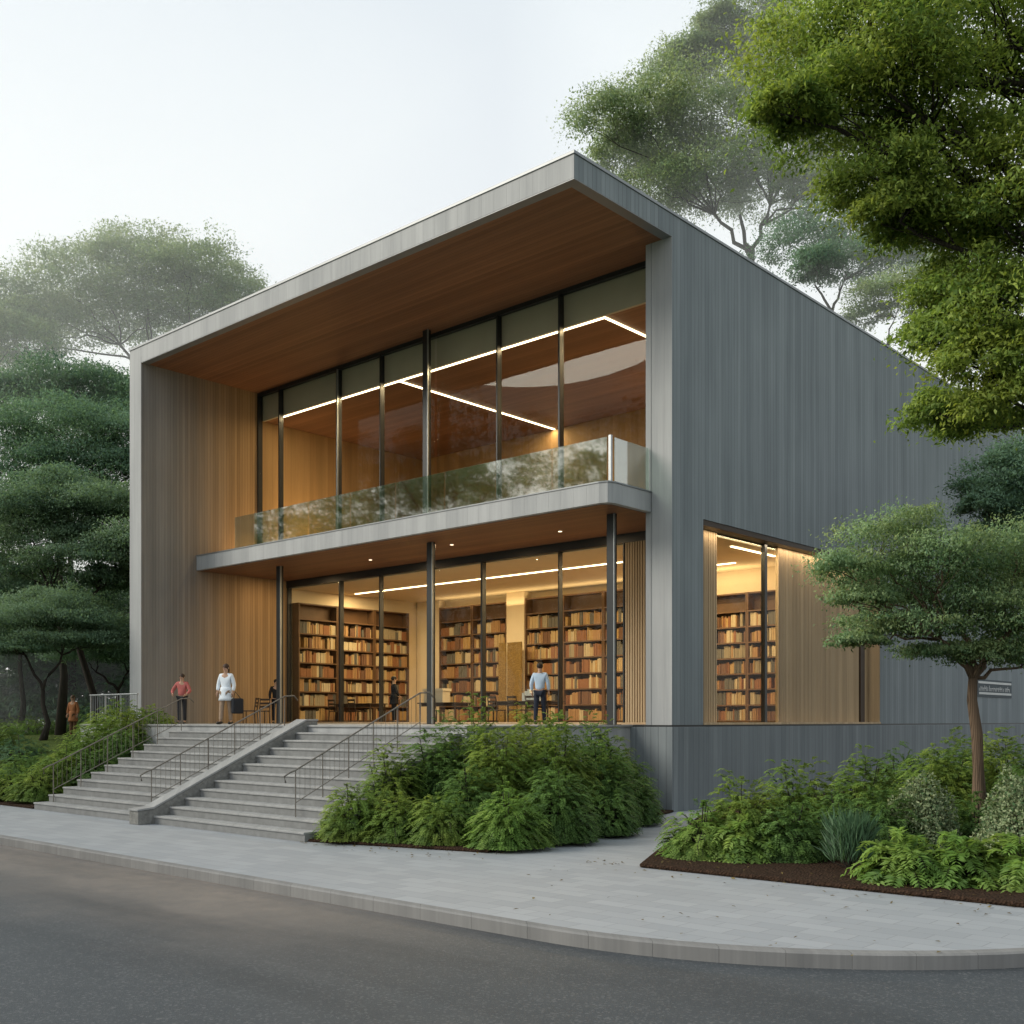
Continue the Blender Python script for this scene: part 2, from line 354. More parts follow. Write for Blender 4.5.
def shrub(name, label, group, loc, rx, h, style, mat, cat='shrub', ry=None, dens=1.0):
    ry = ry or rx; c = np.array(loc); root = thing(name, loc, label, cat, group)
    if style == 'spray': A = sprays(c, rx * 1.05, ry * 1.05, h * 1.34, int(1150 * dens * max(.6, rx * h)), .28, 10, .064, .12, .62, .42, .42)
    elif style == 'fern': A = sprays(c, rx * .55, ry * .55, h * .95, int(170 * dens), .70, 13, .17, .5, .75, .30, .15)
    elif style == 'blade': # upright narrow blades
        n = int(900 * dens); an = rng.uniform(0, 2 * np.pi, n); q = np.sqrt(rng.uniform(0, 1, n))
        b = c + np.stack([np.cos(an) * q * rx * .6, np.sin(an) * q * rx * .6, rng.uniform(.1, .62, n) * h], 1)
        D = unit(np.stack([np.cos(an) * q * .55, np.sin(an) * q * .55, np.ones(n)], 1) + rng.normal(size=(n, 3)) * .22)
        L = rng.uniform(.25, .45, n) * h; A = (b + D * (L * .5)[:, None], D, unit(rng.normal(size=(n, 3))), L, L * .07, rng.uniform(.1, .8, n), [(c, b[i], b[i] + D[i] * .1) for i in range(0, n, 30)])
    else: # clipped round shrub of small leaves
        n = int(9000 * dens * rx * h); d = unit(rng.normal(size=(n, 3))); d[:, 2] = np.abs(d[:, 2]) - .12
        lump = 1 + .10 * np.sin(d[:, 0] * 6 + 1) * np.sin(d[:, 1] * 5 + c[0]) + .05 * np.sin(d[:, 2] * 13 + d[:, 0] * 9)
        P = c + d * (lump * rng.uniform(.72, 1.03, n))[:, None] * np.array([rx, ry, h]); P[:, 2] = np.maximum(P[:, 2], c[2] + .03)
        D = unit(d + rng.normal(size=(n, 3)) * .8 - np.array([0, 0, .2])); L = rng.uniform(.04, .07, n)
        A = (P, D, unit(d + rng.normal(size=(n, 3)) * .6), L, L * .6, np.clip(rng.normal(size=n) * .3 + .45, 0, 1), [(c, c + d[i] * np.array([rx, ry, h]) * .5, P[i]) for i in range(0, n, 120)])
    so = unit(unit((A[0] - c) / np.array([rx, ry, h])) * .9 + np.array([0, 0, .3]) + rng.normal(size=A[0].shape) * .22)
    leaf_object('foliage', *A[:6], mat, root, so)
    mb = MB()
    for a, m_, e in A[6][:60]:
        s0 = Vector(c) + (Vector(a) - Vector(c)) * .12; s0.z = c[2] + .0
        mb.tube([s0, Vector(a), Vector(m_), Vector(e)], [.014, .009, .006, .003], 4, False)
    mb.build('stems', BARKD, root)
    return root

# ------------------------------------------------------------------ ground, road, pavement
m, nt, n, l = newmat('asphalt')
P = pos(nt); fine = noise(nt, P, 60, 3, .7); mid = noise(nt, P, 3.0, 5, .6); big = noise(nt, P, .22, 4, .6)
ag = N(nt, 'ShaderNodeTexVoronoi'); ag.inputs['Scale'].default_value = 110; l.new(P, ag.inputs['Vector'])
c = mixc(nt, fine, (.018, .025, .031), (.060, .070, .080)); c = mixc(nt, math_n(nt, 'MULTIPLY', mid, .55), c, (.072, .079, .086))
x, y, z = xyz(nt, P)
wz = N(nt, 'ShaderNodeMapRange'); wz.interpolation_type = 'SMOOTHSTEP'; l.new(math_n(nt, 'ADD', y, math_n(nt, 'MULTIPLY_ADD', big, 4.0, -2.0)), wz.inputs[0]); wz.inputs[1].default_value = -14.2; wz.inputs[2].default_value = -10.6
wx = N(nt, 'ShaderNodeMapRange'); wx.interpolation_type = 'SMOOTHSTEP'; l.new(x, wx.inputs[0]); wx.inputs[1].default_value = 9; wx.inputs[2].default_value = 1
dust = math_n(nt, 'MULTIPLY', math_n(nt, 'MULTIPLY', wz.outputs[0], wx.outputs[0]), math_n(nt, 'MULTIPLY_ADD', mid, .9, .35))
c = mixc(nt, dust, c, (.205, .178, .155))   # dry dust along the gutter
sp = N(nt, 'ShaderNodeTexVoronoi'); sp.inputs['Scale'].default_value = 45; l.new(P, sp.inputs['Vector']); sv_ = xyz(nt, sp.outputs['Color'])
c = mixc(nt, ramp(nt, sv_[0], [(.80, (0, 0, 0)), (.95, (.55, .55, .55))]), c, (.13, .135, .14))   # pale stone chips
st_ = noise(nt, comb(nt, math_n(nt, 'MULTIPLY', x, .12), math_n(nt, 'MULTIPLY', y, 1.1), 0), 1.0, 4); c = mixc(nt, ramp(nt, st_, [(.45, (0, 0, 0)), (.7, (.4, .4, .4))]), c, (.020, .024, .028))  # tyre-polished bands
rg = math_n(nt, 'MULTIPLY_ADD', big, .35, .42)
h = math_n(nt, 'ADD', ag.outputs['Distance'], math_n(nt, 'MULTIPLY', fine, .5))
out_of(nt, principled(nt, c, rg, .35, h, .55, .006)); ASPHALT = m

m, nt, n, l = newmat('paving')
P = pos(nt)
mp = N(nt, 'ShaderNodeMapping'); l.new(P, mp.inputs['Vector'])
b = N(nt, 'ShaderNodeTexBrick'); l.new(mp.outputs[0], b.inputs['Vector']); b.inputs['Scale'].default_value = 1.0
b.inputs['Brick Width'].default_value = .6; b.inputs['Row Height'].default_value = .3; b.inputs['Mortar Size'].default_value = .005; b.inputs['Mortar Smooth'].default_value = .3
b.inputs['Color1'].default_value = (.25, .275, .305, 1); b.inputs['Color2'].default_value = (.32, .345, .375, 1); b.inputs['Mortar'].default_value = (.16, .165, .17, 1); b.offset = .5
st = noise(nt, P, .5, 5, .6); fn = noise(nt, P, 40, 3)
c = mixc(nt, math_n(nt, 'MULTIPLY', st, .45), b.outputs['Color'], (.20, .21, .22)); c = mixc(nt, math_n(nt, 'MULTIPLY', fn, .25), c, (.38, .39, .39))
out_of(nt, principled(nt, c, .62, .35, math_n(nt, 'SUBTRACT', math_n(nt, 'MULTIPLY', fn, .2), b.outputs['Fac']), .35, .006)); PAVING = m
KERB = boards('kerb_stone', (.17, .17, .168), (.28, .28, .275), .9, groove=.006, gdark=.5, streak=.75)
STEP = boards('step_concrete', (.27, .275, .27), (.40, .405, .40), 1.3, groove=.004, gdark=.6, streak=.8, rough=.7)
m, nt, n, l = newmat('rubble_stone'); P = pos(nt); v = N(nt, 'ShaderNodeTexVoronoi'); v.inputs['Scale'].default_value = 7; l.new(P, v.inputs['Vector']); f = noise(nt, P, 12, 6, .7)
c = mixc(nt, f, (.10, .10, .095), (.36, .36, .34)); c = mixc(nt, math_n(nt, 'MULTIPLY', v.outputs['Distance'], .6), c, (.12, .12, .115))
out_of(nt, principled(nt, c, .9, .2, math_n(nt, 'ADD', v.outputs['Distance'], f), .8, .03)); STONE = m
m, nt, n, l = newmat('bark_mulch'); P = pos(nt)
v = N(nt, 'ShaderNodeTexVoronoi'); v.inputs['Scale'].default_value = 26; l.new(P, v.inputs['Vector']); f = noise(nt, P, 9, 6)
c = mixc(nt, v.outputs['Color'], (.020, .012, .008), (.085, .048, .030)); c = mixc(nt, f, c, (.03, .019, .013))
out_of(nt, principled(nt, c, .95, .1, math_n(nt, 'ADD', v.outputs['Distance'], f), .9, .05)); MULCH = m
m, nt, n, l = newmat('lawn_grass'); P = pos(nt); f = noise(nt, P, 1.2, 6); g = noise(nt, P, 30, 3)
c = mixc(nt, f, (.05, .085, .018), (.13, .17, .04)); c = mixc(nt, math_n(nt, 'MULTIPLY', g, .5), c, (.03, .06, .014))
out_of(nt, principled(nt, c, .9, .1, g, .8, .06)); LAWN = m

tag(MB().add([(-2500, -2500, -.35), (2500, -2500, -.35), (2500, 2500, -.35), (-2500, 2500, -.35)], [(0, 1, 2, 3)]).build('ground', LAWN), kind='structure')
tag(MB().prism([(-220, -32), (60, -32), (60, -9), (24, -9), (24, 140), (6, 140), (6, -9), (-220, -9)], -.5, -.155).build('road', ASPHALT), kind='structure')
KCX, KCY, KR = 7.6, -4.5, 5.6
kpath = [(-220, -10.1)] + [(KCX + KR * math.sin(a), KCY - KR * math.cos(a)) for a in np.linspace(0, math.pi / 2, 22)] + [(13.2, 120)]
KW = .17
kin = [(-220, -10.1 + KW)] + [(KCX + (KR - KW) * math.sin(a), KCY - (KR - KW) * math.cos(a)) for a in np.linspace(0, math.pi / 2, 22)] + [(13.2 - KW, 120)]
tag(MB().prism(kin + [(-220, 120)], -.3, 0).build('pavement', PAVING), kind='structure')
kb = MB(); nk = len(kpath)
for i in range(nk):
    (ox, oy), (ix, iy) = kpath[i], kin[i]
    bx_, by_ = ox + (ix - ox) * .13, oy + (iy - oy) * .13
    kb.v += [(ox, oy, -.3), (ox, oy, -.012), (bx_, by_, .008), (ix, iy, .008), (ix, iy, -.3)]
for i in range(nk - 1):
    for j in range(4): kb.f.append((i * 5 + j, (i + 1) * 5 + j, (i + 1) * 5 + j + 1, i * 5 + j + 1))
tag(kb.build('kerb', KERB), kind='structure')
def berm(x, y):
    s = min(1, max(0, (y + 6.5) / 5.5)); s = s * s * (3 - 2 * s); w = 0.12 * math.sin(x * .4) * math.cos(y * .33)
    return .02 + s * (1.62 + w)
xs = [-150, -110, -80, -60, -48, -40] + list(np.arange(-36, -12.9, 1.0)) + [-13.14]; ys = list(np.arange(-6.5, 2, .5)) + list(np.arange(2, 40, 2.0)) + [50, 70, 100]
mb = MB(); mb.v = [(x_, y_, berm(x_, y_)) for y_ in ys for x_ in xs]; w_ = len(xs)
mb.f = [(j * w_ + i, j * w_ + i + 1, (j + 1) * w_ + i + 1, (j + 1) * w_ + i) for j in range(len(ys) - 1) for i in range(w_ - 1)]
mb.f = [f for f in mb.f if not (mb.v[f[0]][0] > -19.9 and mb.v[f[0]][1] > .6)]
tag(mb.build('lawn', LAWN, smooth=True), kind='structure')
tag(MB().prism([(-1.42, -6.5), (2.41, -5.45), (.55, 2.5), (.08, 4.0), (-1.25, 4.0), (-1.25, -2.2), (-1.42, -2.2)], .002, .06).build('planting_bed', MULCH, bevel=.04), kind='structure')
tag(MB().prism([(5.5, -5.2), (11.7, -5.05), (12.0, -3), (12.0, 36), (.1, 36), (.1, 7), (1.45, 3)], .002, .07).build('planting_bed', MULCH, bevel=.04), kind='structure')
# the strip of soil under the left bank
tag(MB().prism([(-24, -6.55), (-13.2, -6.55), (-13.2, -5.7), (-24, -5.7)], .01, .05).build('planting_bed', MULCH), kind='structure')

# ------------------------------------------------------------------ the library building
ZF, ZS, ZR, ZB0, ZB1 = 2.24, 14.84, 15.44, 7.79, 8.315
XL, XLI, XRI, YW, YE = -20.07, -19.3, -.81, 4.03, 34.0
lib = thing('library_building', (-10, 10, 0), 'grey board-marked library with deep timber-lined portal, tall glazing and a glass-fronted balcony', 'building')
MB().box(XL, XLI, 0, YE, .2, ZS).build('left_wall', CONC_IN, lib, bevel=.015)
MB().box(XL - .004, XLI + .004, -.012, .0, .2, ZS + .2).build('wall_end', CONC_L, lib)
mb = MB(); mb.box(XRI, 0, YW, 5.52, ZF, ZR - .05).box(XRI, 0, 5.52, 16.88, 7.75, ZR - .05).box(XRI, 0, 16.88, YE, ZF, ZR - .05)
mb.build('right_wall', CONC, lib)
MB().box(XRI - .004, XRI + .17, YW - .012, YW, ZF, ZS).box(XRI + .185, .0, YW - .012, YW, ZF, ZS).build('wall_end', CONC_L, lib)
rf = MB().box(XL + .004, -.004, .004, YW, ZS, ZR).box(XLI, XRI - .004, YW, YE, ZS, ZR - .06).build('roof', CONC_L, lib)
MB().box(XL - .002, .002, -.008, .0, ZS, ZR).build('fascia', CONC_L, rf)
MB().box(-.0035, .004, .0, YW, ZS, ZR - .05).build('fascia', CONC, rf)
MB().box(XL - .03, .03, -.035, .35, ZR - .045, ZR + .03).box(-.4, .03, .35, YE, ZR - .045, ZR + .03).box(XL - .03, XL + .4, .35, YE, ZR - .045, ZR + .03).build('coping', COPING, rf, bevel=.006)
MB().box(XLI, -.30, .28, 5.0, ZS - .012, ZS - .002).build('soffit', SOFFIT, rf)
MB().box(XL + .05, -.0, .0, .28, ZS - .02, ZS - .001).box(-.30, 0, .28, YW - .02, ZS - .02, ZS - .001).build('soffit_trim', COPING, rf)
MB().box(XRI, .025, YW - .03, YE, .0, ZF - .05).box(-1.3, XRI, YW - .03, YE, .0, ZF - .05).build('plinth', PLINTH, lib, bevel=.01)
MB().box(-1.3, -.03, YW - .0, YE, ZF - .05, ZF).build('shadow_gap', DARKM, lib)
MB().box(XLI, -1.3, -2.2, YW, .0, ZF - .05).build('terrace_wall', CONC_L, lib)
MB().box(XLI, -1.25, -2.24, 6.1, ZF - .05, ZF).build('terrace_floor', STEP, lib, bevel=.008)
MB().box(XLI, XRI, 6.1, 13.4, ZF - .05, ZF + .012).box(-1.3, -.45, 5.52, 6.1, ZF, ZF + .012).build('ground_floor', FLOORW, lib)
# balcony slab with a chamfered corner
slab = [(XLI, 2.17), (-.95, 2.17), (-.72, 2.24), (-.64, 2.46), (-.64, YW + .6), (-.82, 6.3), (XLI, 6.3)]
bal = MB().prism(slab, ZB0 + .012, ZB1).build('balcony_slab', CONC_L, lib, bevel=.01)
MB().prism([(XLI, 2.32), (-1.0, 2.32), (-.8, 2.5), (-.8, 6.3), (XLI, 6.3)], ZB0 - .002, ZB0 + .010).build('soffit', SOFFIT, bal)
MB().prism([(XLI, 2.15), (-.94, 2.15), (-.70, 2.23), (-.62, 2.46), (-.62, YW), (-.70, YW), (-.70, 2.5), (-.98, 2.28), (XLI, 2.28)], ZB1 + .001, ZB1 + .035).build('edge_trim', COPING, bal)
for px, Yd in ((-4.2, 4.6), (-12.5, 4.6), (-8.2, 4.2)):
    MB().tube([(px, Yd, ZB0 - .012), (px, Yd, ZB0 - .004)], .055, 14).build('downlight', SPOT, bal)
gb = MB
k_edges = [.80, 2.6, 4.6, 6.6, 8.7, 10.8, 12.9, 15.0, 17.1]
for a, b_ in zip(k_edges[:-1], k_edges[1:]):
    MB().box(-b_ + .012, -a - .012, 2.32, 2.336, ZB1 + .036, ZB1 + 1.16).build('balustrade_panel', GLASSB, lib)
MB().box(-.716, -.70, 2.50, YW - .03, ZB1 + .036, ZB1 + 1.16).build('balustrade_panel', GLASSB, lib)
MB().box(-.775, -.70, 2.34, 2.41, ZB1 + .036, ZB1 + 1.2).build('balustrade_post', STEEL, lib)
# upper floor
MB().box(XLI, XRI, 6.3, 13.4, ZB0 + .3, ZB1).build('upper_floor', FLOORW, lib)
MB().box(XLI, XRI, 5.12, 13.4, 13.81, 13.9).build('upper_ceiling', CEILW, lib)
MB().box(XLI, XRI, 5.02, 5.115, 13.80, ZS - .02).build('bulkhead', BULK, lib)
MB().box(XLI, XRI, 13.4, 13.6, ZF, 13.9).build('back_wall', WALLW, lib)
MB().box(XRI - .03, XRI - .004, 4.9, 13.4, ZB1, 13.8).build('wall_lining', WALLW, lib)
MB().box(XLI + .004, XLI + .03, 4.9, 13.4, ZB1, 13.8).build('wall_lining', WALLW, lib)
MB().box(XLI, XRI, 6.32, 13.4, 7.5, 7.56).box(XRI, -.44, 6.32, 13.4, 7.5, 7.56).build('lower_ceiling', PLASTER, lib)
MB().box(XLI, XRI, 13.36, 13.396, ZF, 7.5).box(XRI, -.46, 13.36, 13.396, ZF, 7.5).build('plaster_wall', PLASTER, lib)
MB().box(XLI + .004, XLI + .028, 6.3, 13.36, ZF, 7.5).build('plaster_wall', PLASTER, lib)
# pilasters on the back wall
MB().box(-13.82, -12.88, 12.9, 13.36, ZF, 7.5).build('pilaster', PLASTER, lib)
MB().box(-19.2, -17.8, 13.0, 13.36, ZF, 7.5).build('pilaster', PLASTER, lib)
# lit strips
def strip(x0, x1, y0, y1, z):
    MB().box(x0, x1, y0, y1, z - .03, z - .004).build('strip_light', LED, lib)
strip(XLI + 1.0, -3.06, 5.13, 5.20, 13.81)
strip(-3.06, -2.99, 5.13, 11.4, 13.81); strip(-11.72, -11.65, 5.20, 13.36, 13.81)
strip(-18.6, -2.6, 9.0, 9.07, 7.5); strip(-1.0, -.92, 8.6, 11.2, 7.5); strip(-6.0, -2.6, 11.6, 11.66, 7.5)
def lamp(name, loc, sx, sy, power, col=(1.0, .72, .38), rot=(0, 0, 0)):
    d = bpy.data.lights.new(name, 'AREA'); d.shape = 'RECTANGLE'; d.size = sx; d.size_y = sy; d.energy = power; d.color = col
    o = bpy.data.objects.new(name, d); COL.objects.link(o); o.location = loc; o.rotation_euler = rot; attach(o, lib); return o
lamp('strip_lamp', (-10.6, 9.035, 7.465), 16, .07, 1080)
lamp('strip_lamp', (-.96, 9.9, 7.465), .07, 2.6, 130)
lamp('strip_lamp', (-4.3, 11.63, 7.465), 3.4, .06, 120)
lamp('strip_lamp', (-11.685, 9.28, 13.775), .07, 8.1, 230)
lamp('strip_lamp', (-3.025, 8.3, 13.775), .07, 6.2, 210)
lamp('strip_lamp', (-10.7, 5.165, 13.775), 15.2, .07, 300)
lamp('ceiling_fill', (-10, 12.7, 6.95), 15, .2, 70, rot=(R(180), 0, 0))  # this pair is added fill without fittings, to brighten the lower ceiling
lamp('ceiling_fill', (-2.9, 12.7, 6.7), 3.6, .2, 16, rot=(R(180), 0, 0))
for lx, ly in ((-4.2, 4.6), (-12.5, 4.6), (-8.2, 4.2), (-17.9, 4.8)):  # the last has no fitting, added to warm the left wall
    lamp('downlight_lamp', (lx, ly, ZB0 - .02), .1, .1, 30, (1.0, .72, .4))
lamp('glow_fill', (-18.5, 4.2, ZB1 + .1), .3, .5, 15, (1.0, .64, .3), (R(180), R(-25), 0))  # unseen lamp added for a warm glow on the outer left wall
lamp('batten_fill', (-.22, 10.8, 7.59), .08, 9.5, 75, (1.0, .80, .54))  # unseen lamp added to make the side battens glow
lamp('glow_fill', (-17.6, 6.8, 8.6), .8, .8, 115, (1.0, .62, .26), (R(180), R(-35), 0))  # unseen lamp added for the golden glow inside, upper left
lamp('glow_fill', (-3.0, 11.6, 8.6), 1.2, .8, 110, (1.0, .7, .38), (R(180), 0, 0))  # added fill for the right rear of the upper room
# upper glazing
ku = [19.25, 17.92, 14.52, 12.23, 9.62, 6.85, 4.40, .85]
hd = MB().box(XLI, XRI, 4.80, 4.96, ZS - .14, ZS - .013).build('glazing_head', DARKM, lib)
MB().box(XLI, XRI, 4.80, 4.96, ZB1, ZB1 + .08).build('glazing_sill', DARKM, lib)
for k, w in zip(ku, (.07, .06, .09, .045, 0, .06, .065, .05)):
    if not w: continue
    MB().box(-k - w / 2, -k + w / 2, 4.78, 4.98, ZB1 + .08, ZS - .14).build('mullion', DARKM, lib, bevel=.006)
    if w > .08: MB().box(-k + w / 2 + .004, -k + w / 2 + .03, 4.74, 4.80, ZB1 + .08, ZS - .14).build('mullion_cap', STEEL, lib)
for a, b_ in zip(ku[:-1], ku[1:]):
    MB().box(-a + .06, -b_ - .06, 4.88, 4.892, ZB1 + .08, ZS - .14).build('glass_pane', GLASS, lib)
# lower glazing
kl = [19.21, 16.03, 13.79, 11.21, 8.77, 5.52, 3.07]
MB().box(XLI, XRI, 6.14, 6.29, 7.52, ZB0 - .004).build('glazing_head', DARKM, lib)
MB().box(XLI, XRI, 6.14, 6.29, ZF + .013, ZF + .06).build('glazing_sill', SLAT, lib)
for k, w in zip(kl, (.07, .08, .045, .05, .075, .035, .05)):
    MB().box(-k - w / 2, -k + w / 2, 6.12, 6.31, ZF + .06, 7.52).build('mullion', DARKM, lib, bevel=.006)
for a, b_ in zip(kl[:-1], kl[1:]):
    MB().box(-a + .06, -b_ - .06, 6.21, 6.222, ZF + .06, 7.52).build('glass_pane', GLASS, lib)
def battens(a, b_, y, z0, z1, axis='x'):
    mb = MB(); w, gap = .055, .035; c = a
    while c + w < b_:
        if axis == 'x': mb.box(c, c + w, y - .05, y, z0, z1)
        else: mb.box(y, y + .05, c, c + w, z0, z1)
        c += w + gap
    if axis == 'x': mb.box(a, b_, y, y + .05, z0, z1)
    else: mb.box(y - .05, y, a, b_, z0, z1)
    return mb
battens(-3.03, -.85, 6.2, ZF + .06, 7.52).build('batten_screen', SLAT, lib)
# columns in front of the ground floor glass, carrying the balcony
for k in (16.07, 8.39, 1.53):
    cl = MB().box(-k - .12, -k + .12, 3.42, 3.56, ZF + .012, ZB0 - .003).build('column', DARKM, lib, bevel=.01)
    MB().box(-k + .122, -k + .145, 3.40, 3.46, ZF + .012, ZB0 - .003).build('column_flange', STEEL, cl)
    MB().box(-k - .2, -k + .2, 3.34, 3.64, ZF + .001, ZF + .011).build('base_plate', DARKM, cl)
cu = MB().box(-9.75, -9.52, 4.42, 4.58, ZB1 + .02, ZS - .013).build('column', DARKM, lib, bevel=.01)
MB().box(-9.518, -9.495, 4.40, 4.46, ZB1 + .02, ZS - .013).build('column_flange', STEEL, cu)
# side window
YS0, YS1 = 5.52, 16.88
MB().box(-.44, -.02, YS0, YS1, 7.60, 7.748).build('window_head', DARKWOOD, lib)
MB().box(-.5, .03, YS0 + .002, YS1 - .002, ZF + .002, ZF + .06).build('window_sill', SLAT, lib)
MB().box(-.42, -.01, YS1 - .03, YS1 - .002, ZF + .06, 7.6).build('window_jamb', SLAT, lib)
def kk(px, xx):  # where the sight line through that column of the photo meets the wall line X = xx
    d = FWD + RGT * ((px - 512) / F); return CAMY + d.y * (xx - CAMX) / d.x
ya, yb, yc, yd = kk(717, -.4), kk(777, -.4), kk(764, -.4), kk(858, -.4)
battens(YS0, ya, -.43, ZF + .06, 7.6, 'y').build('batten_screen', SLAT, lib)
battens(yb, yd, -.40, ZF + .06, 7.6, 'y').build('batten_screen', SLAT, lib)
MB().box(-.46, -.30, yd, yd + .32, ZF + .06, 7.6).build('mullion', DARKWOOD, lib)
MB().box(-.46, -.33, yc - .07, yc + .07, ZF + .06, 7.6).build('mullion', DARKM, lib)
MB().box(-.47, -.42, yd + .32, YS1 - .03, ZF + .06, 7.6).build('wood_panel', SLAT, lib)
for a, b_ in ((ya, yc - .07), (yc + .07, yb)): MB().box(-.41, -.398, a, b_, ZF + .06, 7.6).build('glass_pane', GLASS, lib)
MB().box(-.9, -.44, 7.9 + 6, 8.0 + 6, ZF + .012, 7.5).build('partition', PLASTER, lib)

# small wall sign, far along the side wall
pS = at(995, 695, 44); ys = kk(978, .03); ye = kk(1011, .03); zs = CAMZ + (720 - 692) / F * 46.0
sg = thing('wall_sign', (.03, (ys + ye) / 2, zs), 'small dark wall sign with two pale lines, on the side wall behind the small tree', 'sign')
MB().box(.004, .03, ys - .1, ye + .1, zs - .22, zs + .5).build('backing', plain('sign_backing', (.10, .115, .125), .8, .1, .15), sg)
mb = MB().box(.031, .045, ys, ye, zs + .33, zs + .42).box(.031, .045, ys + .1, ye, zs - .12, zs - .03)
mb.build('line', STEEL, sg)
yy = ys + .1
while yy < ye - .15:
    w = random.uniform(.08, .2); mb = MB().box(.031, .04, yy, yy + .05, zs + .02, zs + random.uniform(.12, .28))
    if random.random() < .6: mb.box(.041, .046, yy, yy + w, zs + .12, zs + .16)
    mb.build('letter_mark', STEEL, sg); yy += w + .06

# ------------------------------------------------------------------ stairs and rails
stair = thing('staircase', (-7.2, -4.4, 0), 'wide concrete entrance stairs in two flights split by a sloping cheek wall', 'stairs')
NR_, RI, TR = 12, 2.24 / 12, 4.35 / 11
for (x0, x1) in ((-13.1, -7.42), (-7.0, -1.44)):
    fl_ = stair
    for i in range(11):
        y0 = -6.55 + i * TR
        MB().box(x0 + .001 * i, x1 - .001 * i, y0, -2.2, i * RI + (.002 if i == 0 else 0), (i + 1) * RI - .045).build('riser', RISER, fl_)
        MB().box(x0, x1, y0 - .025, y0 + TR + (.0 if i < 10 else -.045), (i + 1) * RI - .045, (i + 1) * RI).build('tread', STEP, fl_, bevel=.01)
MB().prism_x([(-6.95, .0), (-6.95, .30), (-6.55, .34), (-2.25, ZF + .10), (-1.9, ZF + .10), (-1.9, 0)], -7.41, -7.01).build('cheek_wall', STONE, stair, bevel=.015)
MB().prism_x([(-6.97, .304), (-6.97, .35), (-6.57, .39), (-2.27, ZF + .15), (-1.88, ZF + .15), (-1.88, ZF + .104), (-2.25, ZF + .104), (-6.55, .344)], -7.42, -7.0).build('cheek_coping', STEP, stair, bevel=.01)
def stair_z(y): return max(0, min(ZF, (math.floor((y + 6.55) / TR + 1e-6) + 1) * RI)) if y > -6.55 else 0
def handrail(x, y0, y1, label, hh=.92):
    r = thing('handrail', (x, (y0 + y1) / 2, 0), label, 'handrail', 'handrails on the entrance stairs')
    ln = lambda y: (y + 6.55) / TR * RI + RI * .6
    npost = 6; posts = [y0 + (y1 - y0) * i / (npost - 1) for i in range(npost)]
    for y in posts: MB().tube([(x, y, stair_z(y) - .003), (x, y, ln(y) + hh)], .014, 6).build('post', RAILM, r)
    top = [(x, y0 - .25, ln(y0) + hh - .25), (x, y0 - .28, ln(y0) + hh - .12), (x, y0 - .15, ln(y0) + hh - .05), (x, y0, ln(y0) + hh), (x, y1, ln(y1) + hh), (x, y1 + .3, ln(y1) + hh + .02), (x, y1 + .42, ln(y1) + hh - .1)]
    MB().tube(top, .018, 8).build('top_rail', RAILM, r, smooth=True)
    MB().tube([(x, y0, ln(y0) + .25), (x, y1, ln(y1) + .25)], .010, 6).build('bottom_rail', RAILM, r)
    mb = MB(); y = y0 + .11
    while y < y1: mb.tube([(x, y, ln(y) + .25), (x, y, ln(y) + hh)], .005, 4); y += .13
    mb.build('balusters', RAILM, r)
    return r
handrail(-12.75, -6.2, -2.4, 'thin metal handrail up the left edge of the stairs beside the leafy bank')
handrail(-7.75, -6.2, -2.4, 'thin metal handrail on the left flight next to the cheek wall')
handrail(-2.6, -5.9, -2.4, 'thin metal handrail at the right of the stairs by the large shrubs')
gr = thing('guard_rail', (-19.0, -1.5, ZF), 'short pale guard rail at the far left end of the terrace', 'guard rail')
gx = [(-18.9, -2.05, 0), (-17.9, -2.05, 0), (-16.9, -2.05, 0), (-15.9, -2.05, 0)]
for g_ in gx: MB().tube([(g_[0], g_[1], ZF), (g_[0], g_[1], ZF + .95)], .02, 6).build('post', STEEL, gr)
MB().tube([(-18.95, -2.05, ZF + .95), (-15.85, -2.05, ZF + .95)], .026, 8).build('top_rail', STEEL, gr)
mb = MB()
for i in range(24): mb.tube([(-18.8 + i * .12, -2.05, ZF + .12), (-18.8 + i * .12, -2.05, ZF + .94)], .007, 4)
mb.tube([(-18.9, -2.05, ZF + .12), (-15.9, -2.05, ZF + .12)], .012, 4); mb.build('balusters', STEEL, gr)

